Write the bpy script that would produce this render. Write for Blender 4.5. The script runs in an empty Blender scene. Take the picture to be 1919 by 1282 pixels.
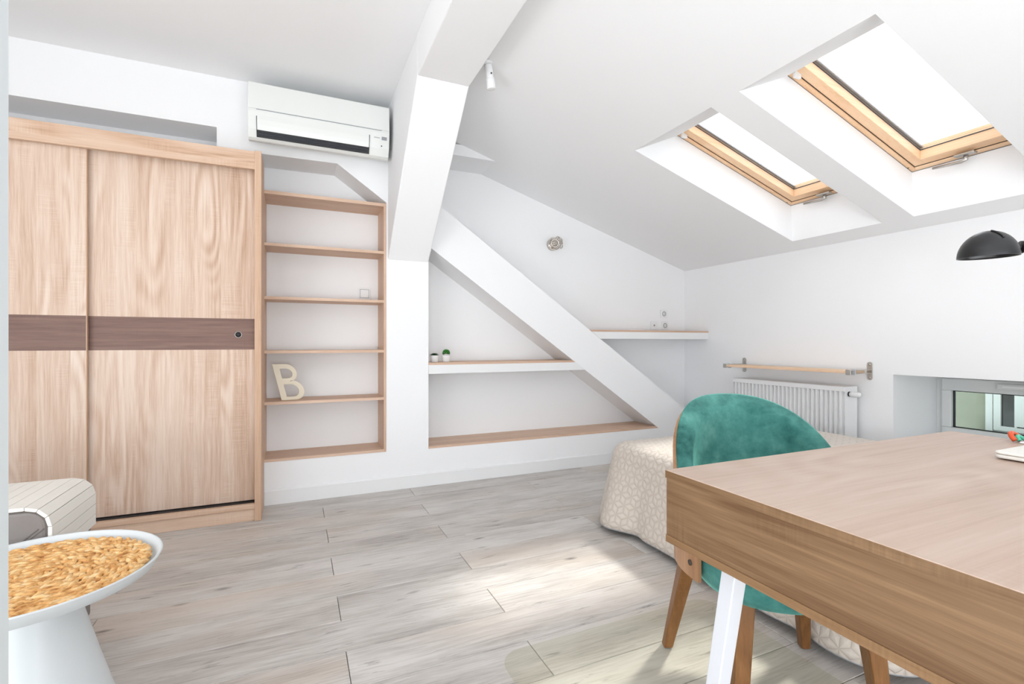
import bpy, bmesh, math, random
from mathutils import Vector, Matrix
random.seed(7)
PI = math.pi
SC = bpy.context.scene
COL = SC.collection

# ------------------------------------------------------------------ camera
FPX, W, H = 907.66, 1919.0, 1282.0
YAW = 1.15195                     # angle between the view axis and the long wall
HC = 1.02                         # camera height
cam_d = bpy.data.cameras.new('camera')
cam_d.sensor_fit = 'HORIZONTAL'
cam_d.sensor_width = 36.0
cam_d.lens = FPX / W * 36.0
cam_d.shift_y = (642.2 - H / 2) / W
cam_d.clip_start = 0.02
cam = bpy.data.objects.new('camera', cam_d)
COL.objects.link(cam)
cam.location = (0, 0, HC)
cam.rotation_euler = (PI / 2, 0, YAW - PI / 2)
SC.camera = cam

# ------------------------------------------------------------------ world, sun, added fill lights, exposure
world = bpy.data.worlds.new('overcast_sky')
SC.world = world
world.use_nodes = True
bg = world.node_tree.nodes['Background']
bg.inputs['Color'].default_value = (0.93, 0.975, 1.03, 1)
bg.inputs['Strength'].default_value = 7.0

def add_light(name, kind, loc, rot, **kw):
    d = bpy.data.lights.new(name, kind)
    for k, v in kw.items():
        if k != 'portal':
            setattr(d, k, v)
    if kw.get('portal'):
        d.cycles.is_portal = True
    o = bpy.data.objects.new(name, d)
    COL.objects.link(o)
    o.location = loc
    o.rotation_euler = rot
    return o

# hazy sun coming down through the roof windows
SUN_DIR = Vector((-0.71, -0.13, -1.0)).normalized()
sun = add_light('sun', 'SUN', (8, 3, 9), SUN_DIR.to_track_quat('-Z', 'Y').to_euler(),
                energy=7.0, angle=math.radians(6), color=(1.0, 0.97, 0.92))
# added area fill for the inferred left window, tilted up to brighten the ceiling
add_light('window_daylight', 'AREA', (-2.24, -0.25, 0.62), Vector((1.0, 0.12, 0.85)).to_track_quat('-Z', 'Y').to_euler(), shape='RECTANGLE',
          size=2.4, size_y=0.8, energy=54, color=(0.95, 0.985, 1.0))
add_light('rear_window_daylight', 'AREA', (0.15, -1.44, 0.62), Vector((0.0, 1.0, 1.6)).to_track_quat('-Z', 'Y').to_euler(), shape='RECTANGLE',
          size=3.2, size_y=0.8, energy=95, color=(0.95, 0.985, 1.0))  # added fill behind the camera, aimed up to brighten ceiling and walls
SC.view_settings.view_transform = 'Standard'
SC.view_settings.look = 'None'
SC.view_settings.gamma = 1.0
SC.view_settings.use_curve_mapping = False
SC.view_settings.exposure = -0.92

# ------------------------------------------------------------------ node helpers
def srgb(r, g, b):
    def f(c):
        c /= 255.0
        return c / 12.92 if c <= 0.04045 else ((c + 0.055) / 1.055) ** 2.4
    return (f(r), f(g), f(b), 1.0)

class NT:
    def __init__(self, name):
        self.m = bpy.data.materials.new(name)
        self.m.use_nodes = True
        self.t = self.m.node_tree
        self.bsdf = self.t.nodes['Principled BSDF']
        self.out = self.t.nodes['Material Output']

    def n(self, typ, **kw):
        nd = self.t.nodes.new(typ)
        for k, v in kw.items():
            setattr(nd, k, v)
        return nd

    def link(self, a, b):
        self.t.links.new(a, b)

    def setin(self, sock, v):
        if isinstance(v, bpy.types.NodeSocket):
            self.link(v, sock)
        else:
            sock.default_value = v

    def math(self, op, a, b=None, c=None, clamp=False):
        nd = self.n('ShaderNodeMath', operation=op, use_clamp=clamp)
        self.setin(nd.inputs[0], a)
        if b is not None:
            self.setin(nd.inputs[1], b)
        if c is not None:
            self.setin(nd.inputs[2], c)
        return nd.outputs[0]

    def vmath(self, op, a, b=None, out=0):
        nd = self.n('ShaderNodeVectorMath', operation=op)
        self.setin(nd.inputs[0], a)
        if b is not None:
            self.setin(nd.inputs[1], b)
        return nd.outputs[out]

    def mapping(self, vec, scale=(1, 1, 1), loc=(0, 0, 0), rot=(0, 0, 0)):
        nd = self.n('ShaderNodeMapping')
        self.link(vec, nd.inputs['Vector'])
        nd.inputs['Scale'].default_value = scale
        nd.inputs['Location'].default_value = loc
        nd.inputs['Rotation'].default_value = rot
        return nd.outputs[0]

    def noise(self, vec, scale=5, detail=4, rough=0.5, dist=0.0):
        nd = self.n('ShaderNodeTexNoise')
        self.link(vec, nd.inputs['Vector'])
        nd.inputs['Scale'].default_value = scale
        nd.inputs['Detail'].default_value = detail
        nd.inputs['Roughness'].default_value = rough
        nd.inputs['Distortion'].default_value = dist
        return nd.outputs[0]

    def ramp(self, fac, stops):
        nd = self.n('ShaderNodeValToRGB')
        cr = nd.color_ramp
        while len(cr.elements) < len(stops):
            cr.elements.new(0.5)
        for e, (p, c) in zip(cr.elements, stops):
            e.position = p
            e.color = c
        self.setin(nd.inputs[0], fac)
        return nd.outputs[0]

    def mix(self, fac, a, b, mode='MIX'):
        nd = self.n('ShaderNodeMix', data_type='RGBA', blend_type=mode)
        self.setin(nd.inputs[0], fac)
        self.setin(nd.inputs[6], a)
        self.setin(nd.inputs[7], b)
        return nd.outputs[2]

    def bump(self, h, strength=0.3, dist=0.01):
        nd = self.n('ShaderNodeBump')
        self.link(h, nd.inputs['Height'])
        nd.inputs['Strength'].default_value = strength
        nd.inputs['Distance'].default_value = dist
        self.link(nd.outputs[0], self.bsdf.inputs['Normal'])

    def coords(self, kind='Object', rnd=True):
        tc = self.n('ShaderNodeTexCoord')
        v = tc.outputs[kind]
        if rnd:
            oi = self.n('ShaderNodeObjectInfo')
            r = self.math('MULTIPLY', oi.outputs['Random'], 37.0)
            cb = self.n('ShaderNodeCombineXYZ')
            for i in range(3):
                self.link(r, cb.inputs[i])
            v = self.vmath('ADD', v, cb.outputs[0])
            self.rand = oi.outputs['Random']
        return v

    def P(self, **kw):
        for k, v in kw.items():
            self.setin(self.bsdf.inputs[k.replace('_', ' ')], v)
        return self.m

def plain(name, col, rough=0.5, metal=0.0, spec=0.5, var=0.0, coat=0.0):
    k = NT(name)
    if var:
        v = k.coords('Object', False)
        nz = k.noise(v, 14, 4, 0.6)
        c2 = tuple(x * (1 - var) for x in col[:3]) + (1,)
        k.P(Base_Color=k.mix(nz, col, c2))
        k.bump(k.noise(v, 120, 2), 0.06, 0.004)
    else:
        k.P(Base_Color=col)
    k.P(Roughness=rough, Metallic=metal, Specular_IOR_Level=spec, Coat_Weight=coat)
    return k.m

def wood(name, stops, axis='Z', stave=0.0, across='X', rough=0.45, fine=1.0, contrast=0.55, cathedral=0.35, spec=0.4, freq=1.0):
    """oak: long fibres along `axis`, arched figure, optional glued staves across `across`."""
    k = NT(name)
    v = k.coords('Object', True)
    ax = 'XYZ'.index(axis)
    if stave:
        sp = k.n('ShaderNodeSeparateXYZ')
        k.link(k.coords('Object', False), sp.inputs[0])
        idx = k.math('FLOOR', k.math('DIVIDE', sp.outputs['XYZ'.index(across)], stave))
        wn = k.n('ShaderNodeTexWhiteNoise', noise_dimensions='1D')
        k.link(idx, wn.inputs['W'])
        off = k.vmath('MULTIPLY', wn.outputs['Color'], (9.0, 9.0, 9.0))
        v = k.vmath('ADD', v, off)
        srand = wn.outputs['Value']
    # slow warp so the fibres wander a little
    warp = k.noise(k.mapping(v, [0.9 if i == ax else 2.5 for i in range(3)]), 1.0, 2)
    cb = k.n('ShaderNodeCombineXYZ')
    wsc = k.math('MULTIPLY', k.math('SUBTRACT', warp, 0.5), 0.035)
    for i in range(3):
        if i != ax:
            k.link(wsc, cb.inputs[i])
    v2 = k.vmath('ADD', v, cb.outputs[0])
    fib = k.noise(k.mapping(v2, [3.0 * freq if i == ax else 95.0 * freq for i in range(3)]), 1.0, 6, 0.6)
    pore = k.noise(k.mapping(v2, [11.0 if i == ax else 420.0 for i in range(3)]), 1.0, 2, 0.5)
    big = k.noise(k.mapping(v2, [0.7 if i == ax else 11.0 for i in range(3)]), 1.0, 3, 0.5)
    # arched growth rings: contour lines of a stretched noise field, only in places
    fld = k.noise(k.mapping(v, [0.8 if i == ax else 4.6 for i in range(3)], loc=(3.3, 1.7, 5.1)), 1.0, 1, 0.4)
    rings = k.math('ADD', 0.5, k.math('MULTIPLY', k.math('SINE', k.math('ADD', k.math('MULTIPLY', fld, 95.0), k.math('MULTIPLY', fib, 2.0))), 0.5))
    msk = k.ramp(k.noise(k.mapping(v, [0.9 if i == ax else 5.0 for i in range(3)], loc=(8.1, 2.2, 0.4)), 1.0, 1), [(0.48, (0, 0, 0, 1)), (0.62, (1, 1, 1, 1))])
    ringv = k.math('ADD', 0.5, k.math('MULTIPLY', k.math('SUBTRACT', rings, 0.5), msk))
    # cross saw marks in patches
    saw = k.noise(k.mapping(v, [190.0 if i == ax else 7.0 for i in range(3)]), 1.0, 2, 0.5)
    smk = k.ramp(k.noise(k.mapping(v, [3.0 if i == ax else 9.0 for i in range(3)], loc=(2.1, 6.2, 1.4)), 1.0, 1), [(0.55, (0, 0, 0, 1)), (0.68, (1, 1, 1, 1))])
    sawv = k.math('MULTIPLY', k.math('SUBTRACT', saw, 0.5), smk)
    s = k.math('MULTIPLY', fib, contrast)
    s = k.math('ADD', s, k.math('MULTIPLY', ringv, cathedral * 0.5))
    s = k.math('ADD', s, k.math('MULTIPLY', big, 0.65))
    s = k.math('ADD', s, k.math('MULTIPLY', pore, 0.30 * fine))
    s = k.math('ADD', s, k.math('MULTIPLY', sawv, 0.30))
    s = k.math('DIVIDE', s, contrast + cathedral * 0.5 + 0.65 + 0.30 * fine)
    if stave:
        s = k.math('ADD', s, k.math('MULTIPLY', k.math('SUBTRACT', srand, 0.5), 0.08))
    col = k.ramp(s, stops)
    # cross "saw marks"
    k.P(Base_Color=col, Roughness=rough, Specular_IOR_Level=spec)
    k.bump(fib, 0.12, 0.002)
    return k.m

M = {}
M['wall'] = plain('white_wall_paint', (0.915, 0.915, 0.92, 1), 0.75, spec=0.25)
M['ceiling'] = plain('white_ceiling_paint', (0.93, 0.93, 0.935, 1), 0.85, spec=0.15)
M['white'] = plain('white_lacquer', (0.86, 0.86, 0.86, 1), 0.35)
M['whitemetal'] = plain('white_powder_coat', (0.60, 0.61, 0.64, 1), 0.4)
M['acwhite'] = plain('off_white_plastic', (0.80, 0.81, 0.78, 1), 0.28)
M['pvc'] = plain('white_pvc', (0.72, 0.73, 0.72, 1), 0.3)
M['black'] = plain('black_plastic', (0.012, 0.012, 0.014, 1), 0.5)
M['blacklamp'] = plain('black_lacquer', (0.010, 0.010, 0.011, 1), 0.33, spec=0.5)
M['grey'] = plain('grey_plastic', (0.32, 0.33, 0.35, 1), 0.5)
M['print'] = plain('grey_print', (0.42, 0.43, 0.43, 1), 0.6)
M['steel'] = plain('brushed_steel', (0.55, 0.53, 0.50, 1), 0.32, metal=0.9)
M['nickel'] = plain('polished_nickel', (0.62, 0.57, 0.52, 1), 0.2, metal=1.0)
M['darkgap'] = plain('dark_groove', (0.06, 0.045, 0.035, 1), 0.8)
M['gasket'] = plain('dark_blue_gasket', (0.04, 0.05, 0.07, 1), 0.5)
M['lightgasket'] = plain('aluminium_spacer', (0.42, 0.48, 0.56, 1), 0.4, metal=0.2)
M['cream'] = plain('cream_painted_wood', srgb(240, 230, 208), 0.6, var=0.06)
M['leather'] = plain('grey_leather', srgb(128, 121, 117), 0.45, var=0.25)
M['slatwhite'] = plain('white_oiled_slat', srgb(238, 234, 226), 0.55, var=0.05)
M['tablewhite'] = plain('white_table_lacquer', (0.66, 0.69, 0.70, 1), 0.4)
M['leafdark'] = plain('dark_green_leaf', (0.035, 0.10, 0.04, 1), 0.5, var=0.4)
M['leaf'] = plain('fresh_green_leaf', (0.035, 0.26, 0.02, 1), 0.5, var=0.4)
M['soil'] = plain('potting_soil', (0.03, 0.022, 0.016, 1), 0.9, var=0.4)
M['pot'] = plain('white_ceramic', (0.84, 0.83, 0.82, 1), 0.35)
M['orange'] = plain('orange_plastic', srgb(225, 90, 45), 0.4)
M['mint'] = plain('mint_plastic', srgb(90, 200, 165), 0.4)
M['jamb'] = plain('white_door_lacquer', (0.66, 0.70, 0.71, 1), 0.4)
M['plasterboard'] = plain('roof_felt', (0.3, 0.3, 0.3, 1), 0.9)
M['greenplaster'] = plain('pale_green_render', (0.215, 0.225, 0.175, 1), 0.9, var=0.25)
M['slate'] = plain('blue_grey_slate', (0.035, 0.05, 0.06, 1), 0.6, var=0.3)
M['facadewhite'] = plain('facade_white_frame', (0.40, 0.41, 0.40, 1), 0.5)
M['darkpane'] = plain('dark_window_pane', (0.008, 0.011, 0.012, 1), 0.12)

M['sonoma'] = wood('sonoma_oak_door', [(0.28, srgb(168, 132, 106)), (0.43, srgb(203, 172, 149)), (0.55, srgb(221, 197, 178)), (0.72, srgb(234, 217, 202))],
                   'Z', stave=0.131, across='X', cathedral=0.5, rough=0.5)
M['sonoma_h'] = wood('sonoma_oak_trim', [(0.28, srgb(176, 138, 108)), (0.44, srgb(210, 176, 150)), (0.7, srgb(233, 211, 190))],
                     'X', cathedral=0.45, rough=0.5)
M['sonoma_v'] = wood('sonoma_oak_edge', [(0.3, srgb(182, 144, 114)), (0.5, srgb(205, 170, 142)), (0.75, srgb(222, 194, 170))],
                     'Z', cathedral=0.2, rough=0.5)
M['walnut'] = wood('dark_walnut_band', [(0.28, srgb(92, 66, 58)), (0.5, srgb(124, 95, 84)), (0.74, srgb(150, 122, 110))],
                   'X', cathedral=0.25, rough=0.5)
M['shelf'] = wood('oak_shelf_board', [(0.3, srgb(196, 160, 134)), (0.5, srgb(216, 184, 160)), (0.72, srgb(230, 204, 182))],
                  'X', cathedral=0.25, rough=0.55)
M['shelf_v'] = wood('oak_shelf_side', [(0.3, srgb(196, 160, 134)), (0.5, srgb(214, 182, 158)), (0.72, srgb(228, 202, 180))],
                    'Z', cathedral=0.25, rough=0.55)
M['desktop'] = wood('oak_desk_top', [(0.3, srgb(168, 140, 120)), (0.48, srgb(188, 163, 146)), (0.72, srgb(204, 184, 170))],
                    'X', cathedral=0.35, rough=0.38, contrast=0.5, fine=0.6)
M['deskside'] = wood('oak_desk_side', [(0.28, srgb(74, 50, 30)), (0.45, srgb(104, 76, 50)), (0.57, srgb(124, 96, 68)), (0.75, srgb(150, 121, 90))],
                     'Y', cathedral=0.5, rough=0.45)  # same oak as the top, its shade put into darker stops
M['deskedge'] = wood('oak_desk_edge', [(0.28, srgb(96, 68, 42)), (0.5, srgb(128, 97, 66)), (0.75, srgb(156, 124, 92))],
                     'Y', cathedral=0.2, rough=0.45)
M['pine'] = wood('varnished_pine', [(0.25, srgb(226, 172, 124)), (0.5, srgb(243, 203, 164)), (0.75, srgb(250, 222, 190))],
                 'X', cathedral=0.25, rough=0.35)
M['pine_y'] = wood('varnished_pine_cross', [(0.25, srgb(226, 172, 124)), (0.5, srgb(243, 203, 164)), (0.75, srgb(250, 222, 190))],
                   'Y', cathedral=0.25, rough=0.35)
M['beech'] = wood('beech_board', [(0.3, srgb(226, 184, 146)), (0.5, srgb(238, 204, 172)), (0.75, srgb(246, 220, 194))],
                  'Y', cathedral=0.2, rough=0.5)
M['chairwood'] = wood('oiled_oak_leg', [(0.28, srgb(88, 56, 26)), (0.5, srgb(120, 80, 42)), (0.75, srgb(148, 106, 64))],
                      'Z', cathedral=0.3, rough=0.4)
M['ply'] = wood('bent_plywood', [(0.28, srgb(132, 94, 64)), (0.5, srgb(164, 122, 88)), (0.75, srgb(188, 148, 112))],
                'Z', cathedral=0.25, rough=0.4)

def floor_mat():
    k = NT('grey_limed_plank')
    v = k.coords('Object', True)
    r = k.rand
    warp = k.noise(k.mapping(v, (1.3, 4.0, 1)), 1.0, 3)
    cb = k.n('ShaderNodeCombineXYZ')
    k.link(k.math('MULTIPLY', k.math('SUBTRACT', warp, 0.5), 0.09), cb.inputs[1])
    v2 = k.vmath('ADD', v, cb.outputs[0])
    fib = k.noise(k.mapping(v2, (5.5, 120, 1)), 1.0, 6, 0.66)
    big = k.noise(k.mapping(v2, (1.9, 8, 1)), 1.0, 4, 0.6)
    s = k.math('ADD', k.math('MULTIPLY', fib, 0.5), k.math('MULTIPLY', big, 0.5))
    s = k.math('ADD', s, k.math('MULTIPLY', k.math('SUBTRACT', r, 0.5), 0.10))
    col = k.ramp(s, [(0.30, srgb(150, 143, 138)), (0.44, srgb(188, 182, 176)), (0.56, srgb(208, 203, 198)), (0.72, srgb(221, 217, 213))])
    # warm drift along some boards
    warm = k.noise(k.mapping(v, (0.9, 3, 1), loc=(5, 2, 0)), 1.0, 2)
    wf = k.ramp(warm, [(0.5, (0, 0, 0, 1)), (0.75, (0.5, 0.5, 0.5, 1))])
    col = k.mix(wf, col, srgb(205, 188, 172))
    # dark streaks and knots
    st = k.noise(k.mapping(v2, (6.0, 44, 1), loc=(1.7, 3.1, 0)), 1.0, 5, 0.68)
    sf = k.ramp(st, [(0.61, (0, 0, 0, 1)), (0.74, (0.8, 0.8, 0.8, 1))])
    col = k.mix(sf, col, srgb(112, 104, 98))
    vo = k.n('ShaderNodeTexVoronoi')
    k.link(k.mapping(v2, (2.4, 7.0, 1)), vo.inputs['Vector'])
    vo.inputs['Scale'].default_value = 1.0
    kf = k.ramp(vo.outputs['Distance'], [(0.0, (0.9, 0.9, 0.9, 1)), (0.10, (0, 0, 0, 1))])
    col = k.mix(kf, col, srgb(88, 80, 74))
    k.P(Base_Color=col, Roughness=k.math('ADD', 0.36, k.math('MULTIPLY', fib, 0.2)), Specular_IOR_Level=0.4)
    k.bump(fib, 0.12, 0.002)
    return k.m
M['plank'] = floor_mat()

def velvet_mat():
    k = NT('green_velvet')
    v = k.coords('Object', False)
    a = k.noise(v, 7, 4, 0.6, 0.15)
    b = k.noise(v, 34, 5, 0.65, 0.1)
    s = k.math('ADD', k.math('MULTIPLY', a, 0.7), k.math('MULTIPLY', b, 0.3))
    col = k.ramp(s, [(0.34, srgb(24, 74, 70)), (0.45, srgb(50, 104, 98)), (0.58, srgb(72, 128, 120)), (0.75, srgb(104, 154, 145))])
    k.P(Base_Color=col, Roughness=0.8, Sheen_Weight=0.8, Sheen_Roughness=0.3, Sheen_Tint=srgb(150, 225, 210), Specular_IOR_Level=0.2)
    k.bump(b, 0.15, 0.01)
    return k.m
M['velvet'] = velvet_mat()

def wicker_mat():
    k = NT('water_hyacinth')
    v = k.coords('Object', True)
    a = k.noise(v, 38, 3, 0.6)
    col = k.ramp(a, [(0.3, srgb(180, 118, 56)), (0.46, srgb(226, 170, 102)), (0.58, srgb(240, 198, 138)), (0.75, srgb(247, 220, 176))])
    k.P(Base_Color=col, Roughness=0.6)
    k.bump(k.noise(v, 240, 3), 0.35, 0.003)
    return k.m
M['wicker'] = wicker_mat()

def quilt_mat():
    """beige quilted cotton: stitched hexagons with three spokes each, as fine relief"""
    k = NT('beige_quilted_cotton')
    tc = k.n('ShaderNodeTexCoord')
    S = 1.0 / 0.062
    p = k.vmath('MULTIPLY', tc.outputs['UV'], (S, S, 0.0))
    rx, ry = 1.0, 1.7320508
    def cell(off):
        q = k.vmath('ADD', p, (off[0], off[1], 0))
        m = k.vmath('WRAP', q, (0, 0, 0))
        nd = m.node
        nd.inputs[1].default_value = (rx / 2, ry / 2, 1)
        nd.inputs[2].default_value = (-rx / 2, -ry / 2, -1)
        return m
    a = cell((0, 0)); b = cell((rx / 2, ry / 2))
    la = k.vmath('LENGTH', a, out=1); lb = k.vmath('LENGTH', b, out=1)
    pick = k.math('LESS_THAN', la, lb)
    mx = k.n('ShaderNodeMix', data_type='VECTOR')
    k.link(pick, mx.inputs[0]); k.link(b, mx.inputs[4]); k.link(a, mx.inputs[5])
    c = mx.outputs[1]
    ab = k.vmath('ABSOLUTE', c)
    d1 = k.vmath('DOT_PRODUCT', ab, (0.5, 0.8660254, 0), out=1)
    d2 = k.vmath('DOT_PRODUCT', ab, (1, 0, 0), out=1)
    edge = k.math('SUBTRACT', 0.5, k.math('MAXIMUM', d1, d2))
    dist = edge
    for ang in (90, 210, 330):
        ca, sa = math.cos(math.radians(ang)), math.sin(math.radians(ang))
        along = k.vmath('DOT_PRODUCT', c, (ca, sa, 0), out=1)
        cr = k.math('ABSOLUTE', k.vmath('DOT_PRODUCT', c, (-sa, ca, 0), out=1))
        far = k.math('MULTIPLY', k.math('LESS_THAN', along, 0.0), 1.0)
        dist = k.math('MINIMUM', dist, k.math('ADD', cr, far))
    h = k.math('POWER', k.math('MINIMUM', k.math('MULTIPLY', dist, 5.0), 1.0), 0.5)
    fine = k.noise(tc.outputs['UV'], 900, 2)
    nd = k.math('ADD', h, k.math('MULTIPLY', fine, 0.12))
    k.P(Base_Color=k.mix(h, srgb(198, 186, 174), srgb(214, 204, 193)), Roughness=0.8, Sheen_Weight=0.2, Specular_IOR_Level=0.2)
    k.bump(nd, 0.6, 0.005)
    return k.m
M['quilt'] = quilt_mat()

def glass_mat(name, tint, refl=0.08):
    k = NT(name)
    tr = k.n('ShaderNodeBsdfTransparent'); tr.inputs[0].default_value = tint
    gl = k.n('ShaderNodeBsdfGlossy'); gl.inputs['Roughness'].default_value = 0.02
    fr = k.n('ShaderNodeFresnel'); fr.inputs[0].default_value = 1.45
    mx = k.n('ShaderNodeMixShader')
    k.link(fr.outputs[0] if refl is None else k.math('MULTIPLY', fr.outputs[0], refl * 10), mx.inputs[0])
    k.link(tr.outputs[0], mx.inputs[1]); k.link(gl.outputs[0], mx.inputs[2])
    k.link(mx.outputs[0], k.out.inputs[0])
    return k.m
M['glass'] = glass_mat('clear_pane', (0.97, 0.98, 0.98, 1), 0.05)
M['greenglass'] = glass_mat('green_tinted_pane', (0.84, 0.89, 0.86, 1), 0.08)

def mat_mat():
    """clear vinyl sheet, a little yellow-green"""
    k = NT('clear_vinyl')
    tr = k.n('ShaderNodeBsdfTransparent'); tr.inputs[0].default_value = (0.972, 0.97, 0.945, 1)
    pb = k.n('ShaderNodeBsdfPrincipled')
    pb.inputs['Base Color'].default_value = (0.62, 0.66, 0.52, 1)
    pb.inputs['Roughness'].default_value = 0.22
    mx = k.n('ShaderNodeMixShader'); mx.inputs[0].default_value = 0.035
    k.link(tr.outputs[0], mx.inputs[1]); k.link(pb.outputs[0], mx.inputs[2])
    k.link(mx.outputs[0], k.out.inputs[0])
    return k.m
M['vinyl'] = mat_mat()

# ------------------------------------------------------------------ mesh helpers
class MB:
    def __init__(self):
        self.v, self.f, self.smooth = [], [], []
        self.uv = None

    def add(self, vs, fs, smooth=False):
        o = len(self.v)
        self.v += [tuple(p) for p in vs]
        self.f += [tuple(i + o for i in f) for f in fs]
        self.smooth += [smooth] * len(fs)
        return self

    def box(self, x0, x1, y0, y1, z0, z1):
        vs = [(x0, y0, z0), (x1, y0, z0), (x1, y1, z0), (x0, y1, z0), (x0, y0, z1), (x1, y0, z1), (x1, y1, z1), (x0, y1, z1)]
        return self.add(vs, [(0, 3, 2, 1), (4, 5, 6, 7), (0, 1, 5, 4), (1, 2, 6, 5), (2, 3, 7, 6), (3, 0, 4, 7)])

    def prism(self, poly, axis, a, b):
        """poly: 2D points; axis 'Y' -> points are (x,z), 'X' -> (y,z), 'Z' -> (x,y)"""
        def P(p, t):
            return {'Y': (p[0], t, p[1]), 'X': (t, p[0], p[1]), 'Z': (p[0], p[1], t)}[axis]
        n = len(poly)
        vs = [P(p, a) for p in poly] + [P(p, b) for p in poly]
        fs = [tuple(range(n)), tuple(range(2 * n - 1, n - 1, -1))]
        fs += [(i, i + n, (i + 1) % n + n, (i + 1) % n) for i in range(n)]
        return self.add(vs, fs)

    def lathe(self, prof, c=(0, 0, 0), seg=48, smooth=True):
        vs, fs = [], []
        n = len(prof)
        for j in range(seg):
            a = 2 * PI * j / seg
            for r, z in prof:
                vs.append((c[0] + r * math.cos(a), c[1] + r * math.sin(a), c[2] + z))
        for j in range(seg):
            k2 = (j + 1) % seg
            for i in range(n - 1):
                if prof[i][0] < 1e-6 and prof[i + 1][0] < 1e-6:
                    continue
                fs.append((j * n + i, k2 * n + i, k2 * n + i + 1, j * n + i + 1))
        return self.add(vs, fs, smooth)

    def tube(self, pts, r, seg=10, closed=False, caps=True):
        pts = [Vector(p) for p in pts]
        n = len(pts)
        rr = r if isinstance(r, (list, tuple)) else [r] * n
        vs, fs = [], []
        up = None
        for i, p in enumerate(pts):
            if closed:
                t = (pts[(i + 1) % n] - pts[i - 1]).normalized()
            else:
                t = (pts[min(i + 1, n - 1)] - pts[max(i - 1, 0)]).normalized()
            if up is None:
                up = t.orthogonal().normalized()
            up = (up - t * up.dot(t)).normalized()
            bi = t.cross(up)
            for j in range(seg):
                a = 2 * PI * j / seg
                vs.append(p + (up * math.cos(a) + bi * math.sin(a)) * rr[i])
        for i in range(n if closed else n - 1):
            i2 = (i + 1) % n
            for j in range(seg):
                j2 = (j + 1) % seg
                fs.append((i * seg + j, i * seg + j2, i2 * seg + j2, i2 * seg + j))
        if caps and not closed:
            fs.append(tuple(range(seg - 1, -1, -1)))
            fs.append(tuple((n - 1) * seg + j for j in range(seg)))
        return self.add(vs, fs, True)

    def bar(self, a, b, wa, wb, da=None, db=None, ref=(0, 1, 0)):
        """tapered square bar from a to b"""
        a, b = Vector(a), Vector(b)
        da = da or wa; db = db or wb
        vs = []
        x = Vector((1, 0, 0)); y = Vector((0, 1, 0))
        for p, w, d in ((a, wa, da), (b, wb, db)):
            for sx, sy in ((-1, -1), (1, -1), (1, 1), (-1, 1)):
                vs.append(p + x * sx * w / 2 + y * sy * d / 2)
        return self.add(vs, [(0, 1, 2, 3), (7, 6, 5, 4), (0, 4, 5, 1), (1, 5, 6, 2), (2, 6, 7, 3), (3, 7, 4, 0)])

    def mesh(self, name):
        me = bpy.data.meshes.new(name)
        me.from_pydata(self.v, [], self.f)
        bm = bmesh.new(); bm.from_mesh(me)
        bmesh.ops.recalc_face_normals(bm, faces=bm.faces[:])
        bm.to_mesh(me); bm.free()
        if any(self.smooth):
            me.polygons.foreach_set('use_smooth', self.smooth)
        me.update()
        return me

    def build(self, name, mat, parent=None, bevel=0.0, seg=2, subsurf=0):
        me = self.mesh(name)
        me.materials.append(mat)
        return link(name, me, parent, bevel, seg, subsurf)

def link(name, me, parent=None, bevel=0.0, seg=2, subsurf=0):
    o = bpy.data.objects.new(name, me)
    COL.objects.link(o)
    if bevel:
        md = o.modifiers.new('bevel', 'BEVEL')
        md.width = bevel; md.segments = seg; md.limit_method = 'ANGLE'; md.angle_limit = math.radians(40)
        md.harden_normals = False
    if subsurf:
        md = o.modifiers.new('subdivision', 'SUBSURF'); md.levels = subsurf; md.render_levels = subsurf
    if parent is not None:
        attach(o, parent)
    return o

def wm(o):
    m = o.matrix_basis.copy()
    if o.parent is not None:
        m = wm(o.parent) @ o.matrix_parent_inverse @ m
    return m

def attach(o, parent):
    """child keeps its world coordinates"""
    o.parent = parent
    o.matrix_parent_inverse = wm(parent).inverted()

def attach_local(o, parent):
    o.parent = parent
    o.matrix_parent_inverse = Matrix.Identity(4)

def empty(name, loc, rz=0.0):
    o = bpy.data.objects.new(name, None)
    COL.objects.link(o)
    o.location = loc
    o.rotation_euler = (0, 0, rz)
    o.empty_display_size = 0.1
    return o

def tag(o, label, cat, group=None):
    o['label'] = label
    o['category'] = cat
    if group:
        o['group'] = group
    return o

def struct(o, label=None, cat=None):
    o['kind'] = 'structure'
    if label:
        o['label'] = label
    if cat:
        o['category'] = cat
    return o

def rrect(x0, x1, y0, y1, r, n=6):
    out = []
    for cx, cy, a0 in ((x1 - r, y1 - r, 0), (x0 + r, y1 - r, 90), (x0 + r, y0 + r, 180), (x1 - r, y0 + r, 270)):
        for i in range(n + 1):
            a = math.radians(a0 + 90 * i / n)
            out.append((cx + r * math.cos(a), cy + r * math.sin(a)))
    return out

# ------------------------------------------------------------------ room constants (metres, camera foot at the origin)
YW = 3.40          # front plane of the long wall
YN = 3.66          # back of the bookcase niche
Y2 = 3.705         # recessed back wall
XR = 3.53          # eaves wall
XL = -2.30
YB = -1.50
ZC = 2.63          # flat ceiling
SL, SZ = 0.306, 1.73
def zs(x, off=0.0):
    return SZ + SL * (XR - x) + off
XS = XR - (ZC - SZ) / SL      # where the slope meets the flat ceiling
BX0, BX1 = 0.577, 0.861       # strut and beam
ZB = 2.415
def xlow(z): return 0.881 + (1.696 - z) / 0.697
def xup(z): return 3.284 + (0.385 - z) / 0.694

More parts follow.
